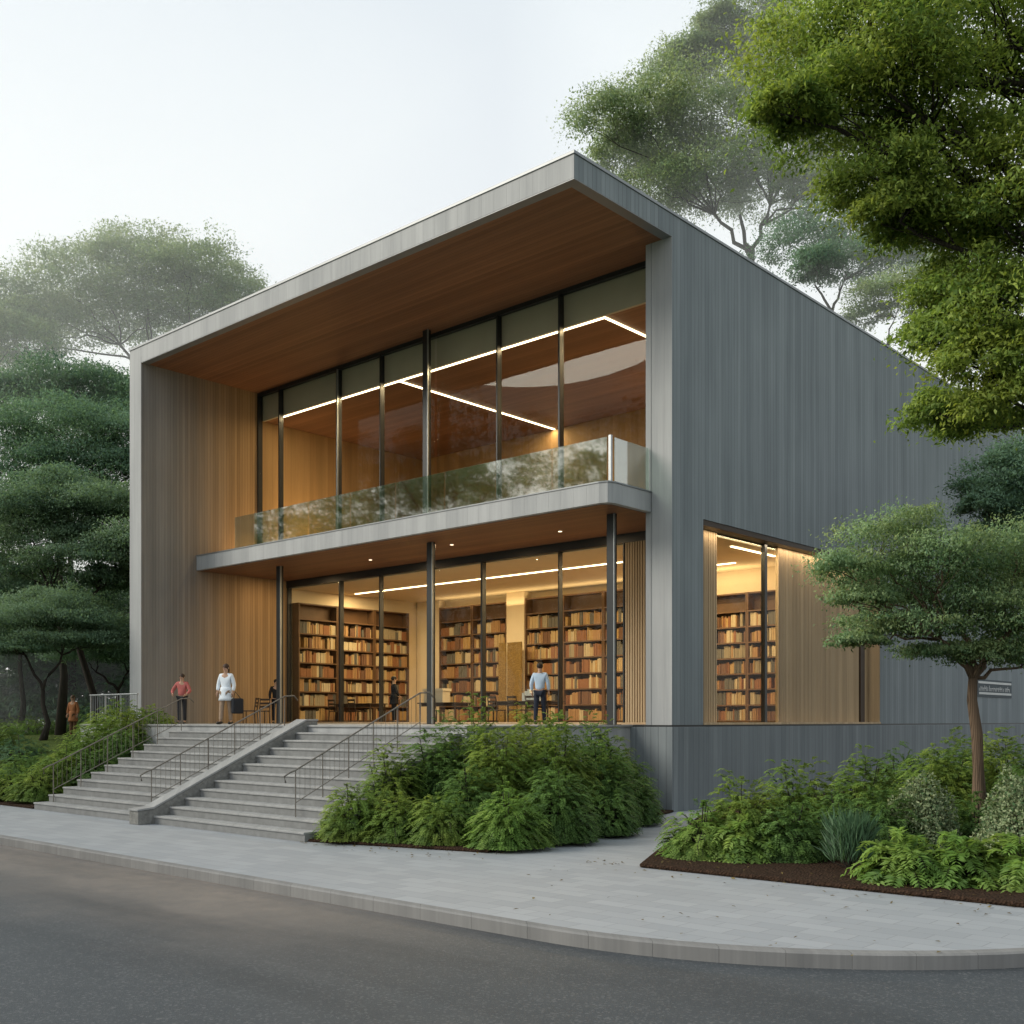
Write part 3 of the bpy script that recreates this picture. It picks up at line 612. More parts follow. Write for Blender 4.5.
# ------------------------------------------------------------------ bookcases and books
ROWS = 7
books_near, books_far = [], []
def bookcase(cx, cy, width, height, facing, label, tagname):
    """facing '-y' (back wall) or '+x' (left wall); cx, cy is the middle of its back"""
    t = thing('bookcase', (cx, cy, ZF + .012), label, 'bookcase', 'bookcases in the reading room')
    D = .42
    def bx(a0, a1, d0, d1, z0, z1, mb):
        if facing == '-y': return mb.box(cx + a0, cx + a1, cy - d1, cy - d0, z0, z1)
        return mb.box(cx + d0, cx + d1, cy + a0, cy + a1, z0, z1)
    z0 = ZF + .012; hw = width / 2
    for sx in (-1, 1):
        a = (-hw, -hw + .05) if sx < 0 else (hw - .05, hw); bx(*a, 0, D, z0, z0 + height, MB()).build('side_panel', CASE, t)
    bx(-hw + .05, hw - .05, 0, .02, z0, z0 + height, MB()).build('back_panel', CASE, t)
    head = .62; sp = (height - head - .1) / ROWS
    bx(-hw + .05, hw - .05, .021, D - .03, z0 + height - .05, z0 + height, MB()).build('top_board', CASE, t)
    for r in range(ROWS + 1):
        z = z0 + .06 + r * sp
        if r == ROWS: z = z0 + .06 + r * sp
        bx(-hw + .05, hw - .05, .021, D, z, z + .05, MB()).build('shelf', CASE, t)
        if r == ROWS and False: continue
        if r < ROWS:
            a = -hw + .07; run = 0
            while a < hw - .12:
                if run <= 0: run = random.choice((1, 1, 2, 3, 4, 6)); c_ = random.choices(range(8), (4, 5, 5, 4, 4, 3, 4, 3))[0]; h0 = random.uniform(.62, .95); t0 = random.uniform(.03, .085)
                run -= 1
                th = t0 * random.uniform(.85, 1.15); hh = h0 * random.uniform(.97, 1.03) * (sp - .06); dp = random.uniform(.22, .30)
                if random.random() < .02: a += random.uniform(.05, .2); continue
                rec = (facing, cx, cy, a, th, hh, dp, D - .05 - random.uniform(0, .04), z + .05, c_, tagname, r)
                (books_near if tagname in ('the bookcase seen through the side window', 'the second bookcase seen through the side window', 'the rightmost bookcase behind the front glass') else books_far).append(rec)
                a += th + .004
        else:
            a = -hw + .07
    return t
for i, k0 in enumerate((12.86, 10.92, 8.98)):
    bookcase(-k0 + .97, 13.35, 1.92, 4.95, '-y', ['dark bookcase just right of the pale pilaster', 'dark bookcase in the middle of the right-hand run on the back wall', 'dark bookcase at the right end of the back wall, next to the batten screen'][i],
             ['x', 'y', 'the rightmost bookcase behind the front glass'][i])
for i, k0 in enumerate((17.75, 15.8)):
    bookcase(-k0 + .97, 13.35, 1.92, 4.9, '-y', ['dark bookcase on the back wall right behind the middle column', 'dark bookcase on the back wall left of the pale pilaster'][i], 'x')
for i in range(3):
    bookcase(XLI + .03, 7.36 + i * 1.95, 1.92, 4.7, '+x', ['tall dark bookcase on the left wall nearest the glass', 'tall dark bookcase in the middle of the left wall', 'tall dark bookcase at the deep end of the left wall'][i], 'x')
for i, k0 in enumerate((4.85, 2.92)):
    bookcase(-k0 + .96, 13.35, 1.92, 4.42, '-y', ['lower dark bookcase left of the mullion in the side window', 'lower dark bookcase at the right of the side window'][i],
             ['the bookcase seen through the side window', 'the second bookcase seen through the side window'][i])
protos = {}
def book_geo(mb, mbp, a, th, hh, dp, d1, z, facing, cx, cy, rel=False):
    pass
def book_box(rec, mb):
    facing, cx, cy, a, th, hh, dp, d1, z, c_, tn, r = rec
    if facing == '-y': mb.box(cx + a, cx + a + th, cy - d1, cy - d1 + dp, z, z + hh)
    else: mb.box(cx + d1 - dp, cx + d1, cy + a, cy + a + th, z, z + hh)
for c_ in range(8):   # one book: cloth case with a rounded spine, page block set in
    mb = MB(); w, d, h_ = 1, 1, 1
    mb.box(-.5, -.38, -.46, .5, 0, 1).box(.38, .5, -.46, .5, 0, 1)
    mb.add([(-.5, -.46, 0), (-.25, -.5, 0), (.25, -.5, 0), (.5, -.46, 0), (-.5, -.46, 1), (-.25, -.5, 1), (.25, -.5, 1), (.5, -.46, 1)], [(0, 1, 5, 4), (1, 2, 6, 5), (2, 3, 7, 6), (4, 5, 6, 7)])
    me = bpy.data.meshes.new('book'); mb.box(-.38, .38, -.44, .47, .03, .97); me.from_pydata(mb.v, [], mb.f)
    me.materials.append(BOOKC[c_]); me.materials.append(PAPER)
    for p in me.polygons: p.material_index = 1 if p.index >= len(me.polygons) - 6 else 0
    protos[c_] = me
vis = []
for rec in books_near:
    X_ = rec[1] + rec[3]; tn = rec[10]
    if 'side window' in tn: ok = -4.15 < X_ < -1.72
    else: ok = -8.9 < X_ < -7.0
    vis.append((0 if 'side' in tn else 1, ok, rec))
show = [v for v in sorted(vis, key=lambda q: q[0]) if v[1]][:296]
ids = {id(v[2]) for v in show}
ORD = ['lowest', 'second', 'third', 'fourth', 'fifth', 'sixth', 'top']
for _, _, rec in show:
    facing, cx, cy, a, th, hh, dp, d1, z, c_, tn, r = rec
    o = bpy.data.objects.new('book', protos[c_]); COL.objects.link(o)
    o.location = (cx + a + th / 2, cy - d1 + dp / 2, z); o.scale = (th, dp, hh)
    tag(o, '%s book on the %s shelf of %s' % (BOOKN[c_], ORD[r], tn), 'book', 'books on the %s shelf of %s' % (ORD[r], tn))
mbs = {}
for rec in books_far + [v[2] for v in vis if id(v[2]) not in ids]: book_box(rec, mbs.setdefault(rec[9], MB()))
allb = MB(); mi = []
for c_, mb in mbs.items(): allb.add(mb.v, mb.f); mi += [c_] * len(mb.f)
me = bpy.data.meshes.new('rows_of_books'); me.from_pydata(allb.v, [], allb.f)
for b_ in BOOKC: me.materials.append(b_)
me.polygons.foreach_set('material_index', mi)
o = bpy.data.objects.new('rows_of_books', me); COL.objects.link(o); tag(o, 'rows of brown and cream books filling the bookcases behind the front glass', 'books', kind='stuff')

# ------------------------------------------------------------------ reading room furniture
def table(x, y, w, d, label, rz=0):
    t = thing('reading_table', (x, y, ZF + .012), label, 'table', 'reading tables behind the glass'); z = ZF + .012
    MB().box(x - w / 2, x + w / 2, y - d / 2, y + d / 2, z + .72, z + .76).build('tabletop', DARKWOOD, t, bevel=.008)
    MB().box(x - w / 2 + .12, x + w / 2 - .12, y - d / 2 + .1, y + d / 2 - .1, z + .62, z + .718).build('apron', DARKWOOD, t)
    for sx in (-1, 1):
        for sy in (-1, 1):
            MB().tube([(x + sx * (w / 2 - .08), y + sy * (d / 2 - .08), z), (x + sx * (w / 2 - .08), y + sy * (d / 2 - .08), z + .718)], [.022, .032], 8).build('leg', DARKWOOD, t)
def chair(x, y, rz, label, z=None):
    z = ZF + .012 if z is None else z
    t = thing('chair', (x, y, z), label, 'chair', 'dark wooden chairs'); cs, sn = math.cos(rz), math.sin(rz)
    def tr(mb):
        mb.v = [(x + a * cs - b * sn, y + a * sn + b * cs, z + c) for a, b, c in mb.v]; return mb
    tr(MB().box(-.22, .22, -.22, .22, .43, .47)).build('seat', DARKWOOD, t, bevel=.01)
    for sx in (-1, 1):
        tr(MB().tube([(sx * .19, -.19, 0), (sx * .19, -.19, .43)], .018, 6)).build('leg', DARKWOOD, t)
        tr(MB().tube([(sx * .19, .24, 0), (sx * .19, .20, .45), (sx * .19, .27, .92)], .018, 6)).build('leg', DARKWOOD, t)
    mb = MB()
    for q in (.58, .70, .84): mb.box(-.19, .19, .215 + (q - .5) * .13, .235 + (q - .5) * .13, q, q + .07)
    tr(mb).build('backrest', DARKWOOD, t)
table(-17.3, 8.2, 2.2, .9, 'dark reading table behind the left glass bay'); table(-13.0, 8.6, 2.0, .9, 'dark reading table with a pale box, left of the middle column')
table(-8.6, 8.2, 2.6, .9, 'long dark reading table right of the middle column')
for (x_, y_, a_, lb) in ((-17.9, 7.5, math.pi, 'chair at the left end of the leftmost reading table'), (-16.7, 7.5, math.pi, 'chair at the right end of the leftmost reading table'), (-12.6, 7.8, math.pi, 'chair in front of the table with the pale box'), (-9.3, 7.45, math.pi, 'left chair of the long reading table'), (-8.4, 7.45, math.pi, 'middle chair of the long reading table'), (-7.6, 7.45, math.pi, 'right chair of the long reading table')):
    chair(x_, y_, a_, 'dark wooden ' + lb)
pch = at(262, 720, 39.6); chair(pch.x, pch.y, R(30), 'dark wooden chair outside on the terrace near the left wall', ZF + .002)
pch = at(250, 720, 38.6); chair(pch.x, pch.y, R(-50), 'dark wooden chair outside, nearer the stairs than its pair', ZF + .002)
bx_ = thing('storage_box', (-13.3, 8.5, ZF + .772), 'pale cardboard box standing on the dark reading table', 'box')
MB().box(-13.85, -12.85, 8.35, 8.75, ZF + .773, ZF + 1.25).build('carton', plain('pale_card', (.58, .50, .38), .9, .1, .08), bx_, bevel=.01)
MB().box(-13.88, -12.82, 8.32, 8.78, ZF + 1.2, ZF + 1.29).build('lid', plain('pale_card_lid', (.62, .55, .42), .9, .1, .08), bx_)
mb = MB()
for i in range(7): mb.box(-8.75 + i * .12, -8.65 + i * .12, 8.1, 8.35, ZF + .773, ZF + 1.05 + .06 * (i % 3))
tag(mb.build('magazine_holder', plain('white_card', (.7, .7, .68), .8, .2, .05)), 'row of white magazine holders on the long reading table', 'magazine holders')
# golden screen by the pilaster
gs = thing('folding_screen', (-13.1, 12.4, ZF), 'tall golden patterned screen against the pale pilaster', 'screen')
gold, nt, n, l = newmat('gold_weave'); v = N(nt, 'ShaderNodeTexVoronoi'); v.inputs['Scale'].default_value = 34; l.new(pos(nt), v.inputs['Vector'])
out_of(nt, principled(nt, mixc(nt, v.outputs['Color'], (.14, .085, .022), (.36, .23, .07)), .5, .4, v.outputs['Distance'], .8, .05))
for i in range(3): MB().box(-13.75 + i * .42, -13.36 + i * .42, 12.35 + .06 * (i % 2), 12.39 + .06 * (i % 2), ZF + .012, ZF + 3.2).build('panel', gold, gs)

# ------------------------------------------------------------------ people
SKIN = plain('skin', (.42, .26, .18), .5, .3, .05, 20); EYE = plain('eye', (.03, .02, .015), .3, .5, 0)
LIP = plain('lip', (.32, .13, .10), .5, .3, 0)
def skin_mesh(verts, edges, radii, subd=2):
    me = bpy.data.meshes.new('tmp'); me.from_pydata([tuple(v) for v in verts], edges, []); o = bpy.data.objects.new('tmp', me); COL.objects.link(o)
    o.modifiers.new('skin', 'SKIN'); sv = me.skin_vertices[0].data
    for i, r in enumerate(radii): sv[i].radius = r if isinstance(r, tuple) else (r, r); sv[i].use_root = (i == 0)
    s = o.modifiers.new('s', 'SUBSURF'); s.levels = subd; s.render_levels = subd
    dg = bpy.context.evaluated_depsgraph_get(); ev = o.evaluated_get(dg); m2 = ev.to_mesh()
    V = [tuple(v.co) for v in m2.vertices]; Fc = [tuple(p.vertices) for p in m2.polygons]; ev.to_mesh_clear()
    bpy.data.objects.remove(o); bpy.data.meshes.remove(me); return V, Fc
def person(label, loc, yaw, height, shirt, trousers, hairc, shoes=(.03, .025, .02), legs=((.0, .0), (.0, .0)), arms=None, skirt=0, skin=None, long=0, hair_len=0):
    """legs: (forward, bend) for each leg; arms: (out, forward, bend forward) for each. The figure faces local -Y."""
    k = height / 1.75; root = thing('person', loc, label, 'person')
    J = {}
    J['pel'] = (0, 0, .95); J['wst'] = (0, .005, 1.10); J['chs'] = (0, .0, 1.32); J['nck'] = (0, .01, 1.47); J['hb'] = (0, -.005, 1.56); J['hd'] = (0, -.015, 1.645); J['tp'] = (0, .0, 1.70)
    arms = arms or ((.045, .06, .12), (.05, -.04, .08))
    for sd, nm in ((-1, 'l'), (1, 'r')):
        f, b = legs[0 if sd < 0 else 1]
        J['hip' + nm] = (sd * .09, 0, .90); J['kne' + nm] = (sd * .10, -f * .45, .50 + abs(f) * .05)
        J['ank' + nm] = (sd * .105, -f * .45 * 1.55 + b * .35, .09 + b * .12); J['toe' + nm] = (sd * .125, J['ank' + nm][1] - .13, .035 + b * .05)
        o_, fw, bn = arms[0 if sd < 0 else 1]
        J['sho' + nm] = (sd * .175, .01, 1.42); J['elb' + nm] = (sd * (.20 + o_), -fw * .5 + .02, 1.14 + abs(fw) * .05)
        e = J['elb' + nm]; J['wri' + nm] = (sd * (.20 + o_ * (.9 - bn)), e[1] - .04 - bn * .24, 1.14 - .24 + bn * .22 + abs(fw) * .05)
    def T(p): return Vector(p) * k
    def mk(names, edges, rad, subd=2):
        ix = {n_: i for i, n_ in enumerate(names)}
        return skin_mesh([T(J[n_]) for n_ in names], [(ix[a], ix[b]) for a, b in edges], [tuple(q * k for q in rad[n_]) for n_ in names], subd)
    rad = dict(pel=(.135, .10), wst=(.12, .09), chs=(.145, .10), nck=(.052, .055), hb=(.062, .075), hd=(.078, .098), tp=(.05, .065))
    for nm in 'lr':
        rad.update({'hip' + nm: (.085, .085), 'kne' + nm: (.055, .055), 'ank' + nm: (.036, .036), 'toe' + nm: (.035, .03), 'sho' + nm: (.055, .055), 'elb' + nm: (.038, .038), 'wri' + nm: (.026, .026)})
    names = ['pel', 'wst', 'chs', 'nck', 'hb', 'hd', 'tp']; edges = [('pel', 'wst'), ('wst', 'chs'), ('chs', 'nck'), ('nck', 'hb'), ('hb', 'hd'), ('hd', 'tp')]
    for nm in 'lr':
        names += [a + nm for a in ('hip', 'kne', 'ank', 'toe', 'sho', 'elb', 'wri')]
        edges += [('pel', 'hip' + nm), ('hip' + nm, 'kne' + nm), ('kne' + nm, 'ank' + nm), ('ank' + nm, 'toe' + nm), ('chs', 'sho' + nm), ('sho' + nm, 'elb' + nm), ('elb' + nm, 'wri' + nm)]
    V, Fc = mk(names, edges, rad)
    body = MB().add(V, Fc)
    hz = J['hd']; hc = Vector(hz) * k
    body.tube([hc + Vector((0, -.085, .03)) * k, hc + Vector((0, -.118, -.022)) * k, hc + Vector((0, -.085, -.032)) * k], [.008 * k, .017 * k, .008 * k], 6)   # nose
    for sd in (-1, 1): body.ball(hc + Vector((sd * .082, .01, -.005)) * k, .03 * k, 8, 6, (.35, .7, 1))   # ears
    for nm, sd in (('l', -1), ('r', 1)):
        w = T(J['wri' + nm]); e = T(J['elb' + nm]); d = (w - e).normalized(); s_ = Vector((0, -1, 0)) - d * d.dot(Vector((0, -1, 0))); s_.normalize(); inw = d.cross(s_) * (1 if sd > 0 else -1)
        pal = w + d * .05 * k; body.tube([w - d * .01, w + d * .03 * k, w + d * .085 * k], [.024 * k, .036 * k, .03 * k], 8)
        for q, ln in ((-.03, .068), (-.010, .078), (.011, .074), (.031, .058)):
            a0 = w + d * .075 * k + s_ * -q * k; a1 = a0 + d * ln * .5 * k; a2 = a1 + (d * .8 + inw * .5).normalized() * ln * .5 * k
            body.tube([a0, a1, a2], [.0095 * k, .0085 * k, .0065 * k], 6)
        t0 = w + d * .03 * k + s_ * .03 * k; body.tube([t0, t0 + (d * .6 + s_ * .8) * .035 * k, t0 + (d * .9 + s_ * .7) * .06 * k], [.012 * k, .010 * k, .007 * k], 6)
    def fin(mb, name, mat):
        cs, sn = math.cos(yaw), math.sin(yaw)
        mb.v = [(loc[0] + a * cs - b * sn, loc[1] + a * sn + b * cs, loc[2] + c) for a, b, c in mb.v]
        return mb.build(name, mat, root, smooth=True)
    fin(body, 'body', skin or SKIN)
    for sd in (-1, 1): fin(MB().ball(hc + Vector((sd * .031, -.088, .012)) * k, .011 * k, 8, 6), 'eye', EYE)
    fin(MB().tube([hc + Vector((-.024, -.088, -.058)) * k, hc + Vector((0, -.096, -.058)) * k, hc + Vector((.024, -.088, -.058)) * k], [.004 * k, .008 * k, .004 * k], 6), 'mouth', LIP)
    hm = MB().ball(hc + Vector((0, .022, .03)) * k, .098 * k, 16, 10, (.95, 1.08, .98))
    if hair_len: hm.ball(hc + Vector((0, .065, -.06 - hair_len * .4)) * k, .085 * k, 12, 8, (1.05, .6, 1.2 + hair_len * 6))
    fin(hm, 'hair', plain('hair', hairc, .6, .3, .3, 60))
    def grow(r, q): return tuple(v + q for v in r)
    nm_ = ['chs', 'wst', 'pel', 'nk2'] + [a + b for b in 'lr' for a in ('sho', 'elb', 'cuf')]
    J['nk2'] = (0, .01, 1.445)
    for b in 'lr': J['cuf' + b] = tuple(J['elb' + b][i] * .2 + J['wri' + b][i] * .8 for i in range(3))
    r2 = {a: grow(rad[a], .018) for a in ('chs', 'wst', 'pel')}; r2['pel'] = grow(rad['pel'], .03); r2['nk2'] = (.068, .066)
    ed = [('chs', 'wst'), ('wst', 'pel'), ('chs', 'nk2')]
    for b in 'lr': r2['sho' + b] = (.075, .075); r2['elb' + b] = (.06, .06); r2['cuf' + b] = (.048, .048); ed += [('chs', 'sho' + b), ('sho' + b, 'elb' + b), ('elb' + b, 'cuf' + b)]
    cloth = plain('shirt', shirt, .85, .1, .12, 12)
    fin(MB().add(*mk(nm_, ed, r2)), 'shirt', cloth)
    if long:
        mb = MB().tube([(0, 0, (1.08 - (.13 + long) * i / 5) * k) for i in range(6)], [(.165 + .012 * i) * k for i in range(6)], 20)
        mb.v = [(a * (1 + .04 * math.sin(a * 90)), b * .78, c) for a, b, c in mb.v]; fin(mb, 'shirt_tail', cloth)
    nm_ = ['pel'] + [a + b for b in 'lr' for a in ('hip', 'kne', 'ank')]; r2 = {'pel': grow(rad['pel'], .012)}; ed = []
    for b in 'lr': r2['hip' + b] = (.10, .10); r2['kne' + b] = (.073, .075); r2['ank' + b] = (.058, .06); ed += [('pel', 'hip' + b), ('hip' + b, 'kne' + b), ('kne' + b, 'ank' + b)]
    fin(MB().add(*mk(nm_, ed, r2)), 'trousers', plain('trousers', trousers, .85, .1, .2, 12))
    for b in 'lr':
        a, t_ = Vector(J['ank' + b]), Vector(J['toe' + b])
        fin(MB().tube([Vector((a.x, a.y + .07, t_.z + .015)) * k, Vector((a.x, a.y + .03, t_.z + .02)) * k, Vector((a.x, a.y - .05, t_.z + .012)) * k, Vector((t_.x, t_.y - .01, t_.z)) * k, Vector((t_.x, t_.y - .06, t_.z - .005)) * k], [.03 * k, .046 * k, .046 * k, .042 * k, .022 * k], 10), 'shoe', plain('shoe', shoes, .5, .4, .1))
    return root
face_cam = math.atan2(-.6685, .7434) + math.pi / 2  # not used for posing, kept for reference of headings
def onT(px, Z): p = at(px, 720, Z); return (p.x, p.y, ZF + .002)
person('person in a red shirt and dark trousers standing by the left wall of the terrace', onT(182, 36.2), R(35), 1.66, (.42, .13, .12), (.03, .03, .034), (.04, .025, .018), arms=((.14, .12, .55), (.12, .12, .55)))
P2 = onT(226, 32.6)
person('person in a long pale shirt carrying a dark bag at the top of the stairs', P2, R(25), 1.80, (.66, .72, .78), (.30, .22, .16), (.05, .028, .018), legs=((.16, 0), (-.12, .05)), long=.26, hair_len=.02)
bag = thing('shoulder_bag', (P2[0] + .27, P2[1] + .2, ZF + .35), 'dark bag hanging at the side of the person in the long pale shirt', 'bag')
MB().box(P2[0] + .20, P2[0] + .36, P2[1] + .02, P2[1] + .40, ZF + .32, ZF + .78).build('pouch', plain('bag_cloth', (.022, .024, .03), .8, .2, .2), bag, bevel=.05)
MB().tube([(P2[0] + .28, P2[1] + .08, ZF + .76), (P2[0] + .27, P2[1] + .14, ZF + .98), (P2[0] + .28, P2[1] + .34, ZF + .76)], .012, 6).build('strap', DARKM, bag)
person('person in a pale blue shirt and navy trousers walking towards the glass, back turned', onT(540, 31.6), R(180 + 25), 1.78, (.42, .53, .66), (.025, .03, .045), (.02, .014, .01), legs=((.12, 0), (-.12, .08)))
person('person in dark clothes standing against the leftmost column outside the glass', onT(276, 40.6), R(60), 1.64, (.02, .02, .022), (.016, .016, .018), (.015, .012, .01))
p5 = at(394, 720, 39.6)
person('person in a dark coat standing inside behind the glass left of the middle column', (p5.x, p5.y, ZF + .014), R(150), 1.70, (.025, .026, .032), (.02, .02, .024), (.02, .016, .012), long=.25, arms=((.14, .1, .4), (.14, .1, .4)))
p6 = at(73, 720, 42.5)
person('person in a rust-brown coat on the lawn behind the leafy bank', (p6.x, p6.y, berm(p6.x, p6.y) - .01), R(20), 1.62, (.34, .15, .07), (.12, .07, .04), (.12, .08, .05), long=.3)

# ------------------------------------------------------------------ trees
def pc(lst, Z, dz=.0, flat=.62, depth=1.0, grow=1.2):
    """clumps given as (bearing px, height px, half-width px[, half-height px, extra depth m]) at about Z metres"""
    o = []
    for q in lst:
        px, py, rw = q[:3]; rh = q[3] if len(q) > 3 and q[3] else rw * flat; e = q[4] if len(q) > 4 else random.uniform(-dz, dz)
        zz = Z + e; o.append((at(px, py, zz), rw * grow * zz / F, rw * grow * zz / F * depth, rh * grow * zz / F))
    return o
# big tree overhanging from the right
tb = Vector((11.85, -.6, .05))
bigc = pc([(812, 62, 62, 42), (872, 28, 72, 40), (845, 108, 66, 44), (905, 92, 80, 52), (960, 30, 84, 50), (985, 105, 80, 55), (930, 160, 72, 46), (880, 178, 50, 34), (1015, 165, 70, 44), (1050, 60, 90, 60), (935, 225, 42, 26), (900, 212, 40, 26), (990, 262, 62, 30), (965, 300, 52, 32), (1010, 320, 62, 40), (945, 335, 34, 22), (990, 362, 46, 26), (1030, 400, 55, 26), (950, 412, 40, 17), (990, 422, 38, 18), (1090, 160, 90, 60), (1110, 300, 80, 60), (1010, 20, 80, 50), (1020, 215, 60, 40), (880, 70, 70, 44), (792, 108, 34, 22), (860, -30, 80, 40), (960, -40, 90, 40)], 15.2, 1.2, grow=1.1)
tree('overhanging_tree', 'large near tree with bright yellow-green foliage overhanging from the right edge', None, tb,
     [tb, tb + Vector((.1, .05, 1.6)), tb + Vector((.15, .0, 3.2)), tb + Vector((.1, .1, 4.4))], .26, bigc, L_BRIGHT, BARKD, 6800, .076, 52, 7,
     [at(1040, 215, 15.2), at(1060, 100, 15.0), at(1060, 330, 15.0)], .05)
# small tree in the bed
tb = Vector((8.7, 1.1, .05))
sm = pc([(880, 545, 52, 24), (905, 528, 40, 18), (945, 552, 52, 22), (842, 568, 34, 13), (872, 580, 46, 17), (920, 588, 55, 22), (980, 562, 50, 24), (1015, 545, 50, 24), (1000, 600, 55, 22), (1045, 580, 55, 26), (880, 625, 36, 14), (915, 628, 48, 17), (955, 622, 48, 20), (1020, 640, 50, 18), (1060, 620, 45, 22), (985, 655, 30, 12), (862, 640, 24, 9), (940, 652, 34, 10), (905, 606, 40, 18), (950, 596, 44, 22), (990, 575, 46, 24), (1035, 612, 44, 24), (860, 598, 30, 14), (935, 565, 44, 22), (1005, 650, 40, 13), (1040, 660, 40, 14)], 20.3, .9, grow=1.07)
tree('small_tree', 'small slender tree with layered soft green foliage in the right-hand bed', None, tb,
     [tb, at(979, 790, 20.35), at(977, 735, 20.3), at(972, 700, 20.3), at(973, 678, 20.3)], .135, sm, L_SMALLT, BARKW, 3300, .068, 40, 6, [at(940, 640, 20.0), at(1010, 630, 20.4), at(965, 625, 20.6)], .05, shell=(.35, 1.12), droop=.4, flat=.7)
# dark tree past the far end of the side wall
tb = at(1045, 760, 33); tb.z = .05
dk = pc([(1000, 490, 36, 24), (1030, 470, 40, 30), (1010, 520, 40, 22), (1050, 510, 50, 34), (985, 505, 20, 13), (1060, 560, 50, 40), (1030, 600, 36, 30)], 33, 1.0)
tree('side_tree', 'dark blue-green tree beside the far end of the side wall, behind the small tree', None, tb, [tb, at(1048, 690, 33), at(1045, 620, 33)], .22, dk, L_TEAL, BARKD, 6500, .11, 40, 3)
# hazy trees over the roof
g_bg = 'hazy trees rising behind the roof'
def bgtree(px, Z, lst, label, mat, topy, r0=.38, per=2600, leaf=.33, forks=None, group=g_bg, dz=3.0, ground=-.3, sub=44, twigs=3, bark=None, basepx=None):
    per, leaf, r0 = int(per * 3.0), leaf * .68, r0 * .55
    b = at(basepx or px, 720, Z); b.z = ground; f = at(px, topy, Z)
    return tree('background_tree', label, group, b, [b, b.lerp(f, .35) + Vector((.2, .1, 0)), b.lerp(f, .7), f], r0, pc(lst, Z, dz), mat, bark or BARKD, per, leaf, sub, twigs, [at(*q, Z) for q in (forks or [])], .05)
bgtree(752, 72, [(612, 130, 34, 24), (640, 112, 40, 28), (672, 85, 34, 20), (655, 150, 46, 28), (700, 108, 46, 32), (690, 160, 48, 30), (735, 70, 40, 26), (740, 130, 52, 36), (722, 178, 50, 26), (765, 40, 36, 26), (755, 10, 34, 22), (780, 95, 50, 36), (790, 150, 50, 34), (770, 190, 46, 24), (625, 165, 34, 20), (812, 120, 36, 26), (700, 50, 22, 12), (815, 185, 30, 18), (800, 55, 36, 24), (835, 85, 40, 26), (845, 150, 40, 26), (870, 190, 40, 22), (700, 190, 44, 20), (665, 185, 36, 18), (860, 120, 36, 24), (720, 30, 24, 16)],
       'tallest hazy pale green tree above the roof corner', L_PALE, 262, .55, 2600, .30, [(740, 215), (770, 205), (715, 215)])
bgtree(832, 66, [(800, 245, 34, 18), (830, 228, 40, 20), (865, 235, 40, 22), (900, 245, 36, 22), (845, 262, 40, 16), (890, 268, 36, 14), (925, 235, 30, 18), (815, 265, 26, 12)], 'hazy flat-crowned tree above the middle of the side wall roofline', L_TEAL, 312, .3, 1900, .26, [(845, 280), (815, 285)])
bgtree(885, 62, [(880, 295, 26, 12), (905, 288, 30, 14), (930, 275, 28, 14), (935, 305, 24, 10), (868, 315, 20, 8), (955, 255, 30, 18), (960, 290, 24, 16)], 'thin airy tree at the right of the roofline', L_PALE, 350, .22, 1100, .24, [(910, 320), (895, 318)])
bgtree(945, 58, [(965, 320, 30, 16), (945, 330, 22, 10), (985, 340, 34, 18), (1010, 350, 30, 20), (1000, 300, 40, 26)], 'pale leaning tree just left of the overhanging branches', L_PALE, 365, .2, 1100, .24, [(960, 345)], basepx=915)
# hazy trees on the left
g_l = 'trees on the left beyond the lawn'
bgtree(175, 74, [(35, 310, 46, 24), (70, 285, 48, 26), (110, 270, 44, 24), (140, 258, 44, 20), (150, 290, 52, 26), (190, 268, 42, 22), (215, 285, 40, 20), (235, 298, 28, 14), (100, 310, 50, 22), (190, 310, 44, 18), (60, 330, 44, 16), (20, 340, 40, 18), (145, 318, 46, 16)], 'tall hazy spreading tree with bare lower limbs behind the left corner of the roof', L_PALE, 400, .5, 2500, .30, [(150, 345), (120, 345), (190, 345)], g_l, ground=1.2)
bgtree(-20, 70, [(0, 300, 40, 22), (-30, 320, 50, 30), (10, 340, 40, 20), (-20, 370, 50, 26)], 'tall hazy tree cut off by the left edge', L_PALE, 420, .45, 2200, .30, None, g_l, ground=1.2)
bgtree(70, 60, [(20, 395, 46, 20), (60, 385, 50, 20), (100, 392, 42, 18), (125, 400, 30, 16), (45, 410, 50, 16), (95, 412, 44, 14), (160, 400, 40, 18), (-20, 400, 50, 20)], 'mid-height pale tree below the tall left crown', L_TEAL, 470, .35, 2300, .26, None, g_l, ground=1.4)
bgtree(60, 50, [(10, 440, 50, 24), (55, 425, 50, 22), (100, 430, 44, 22), (130, 440, 36, 22), (35, 462, 52, 20), (85, 460, 50, 20), (125, 470, 36, 18), (170, 450, 44, 26), (-30, 450, 56, 30), (15, 482, 46, 16), (75, 490, 50, 16)], 'broad teal-green tree in the middle of the left stand', L_TEAL, 560, .36, 2800, .20, [(40, 500), (100, 500)], g_l, dz=2.0, ground=1.5)
bgtree(72, 43.5, [(-10, 548, 48, 24), (30, 525, 44, 20), (70, 508, 40, 17), (50, 540, 48, 20), (100, 530, 40, 20), (120, 555, 30, 20), (15, 570, 44, 16), (85, 562, 46, 15), (110, 580, 24, 12), (150, 540, 40, 22), (30, 590, 30, 10), (65, 492, 34, 20), (20, 508, 34, 20), (100, 505, 30, 18)], 'umbrella-shaped green tree with dark forked trunk near the left wall', L_MID, 612, .30, 2900, .17, [(50, 592), (98, 590)], g_l, dz=1.5, ground=1.55, basepx=98)
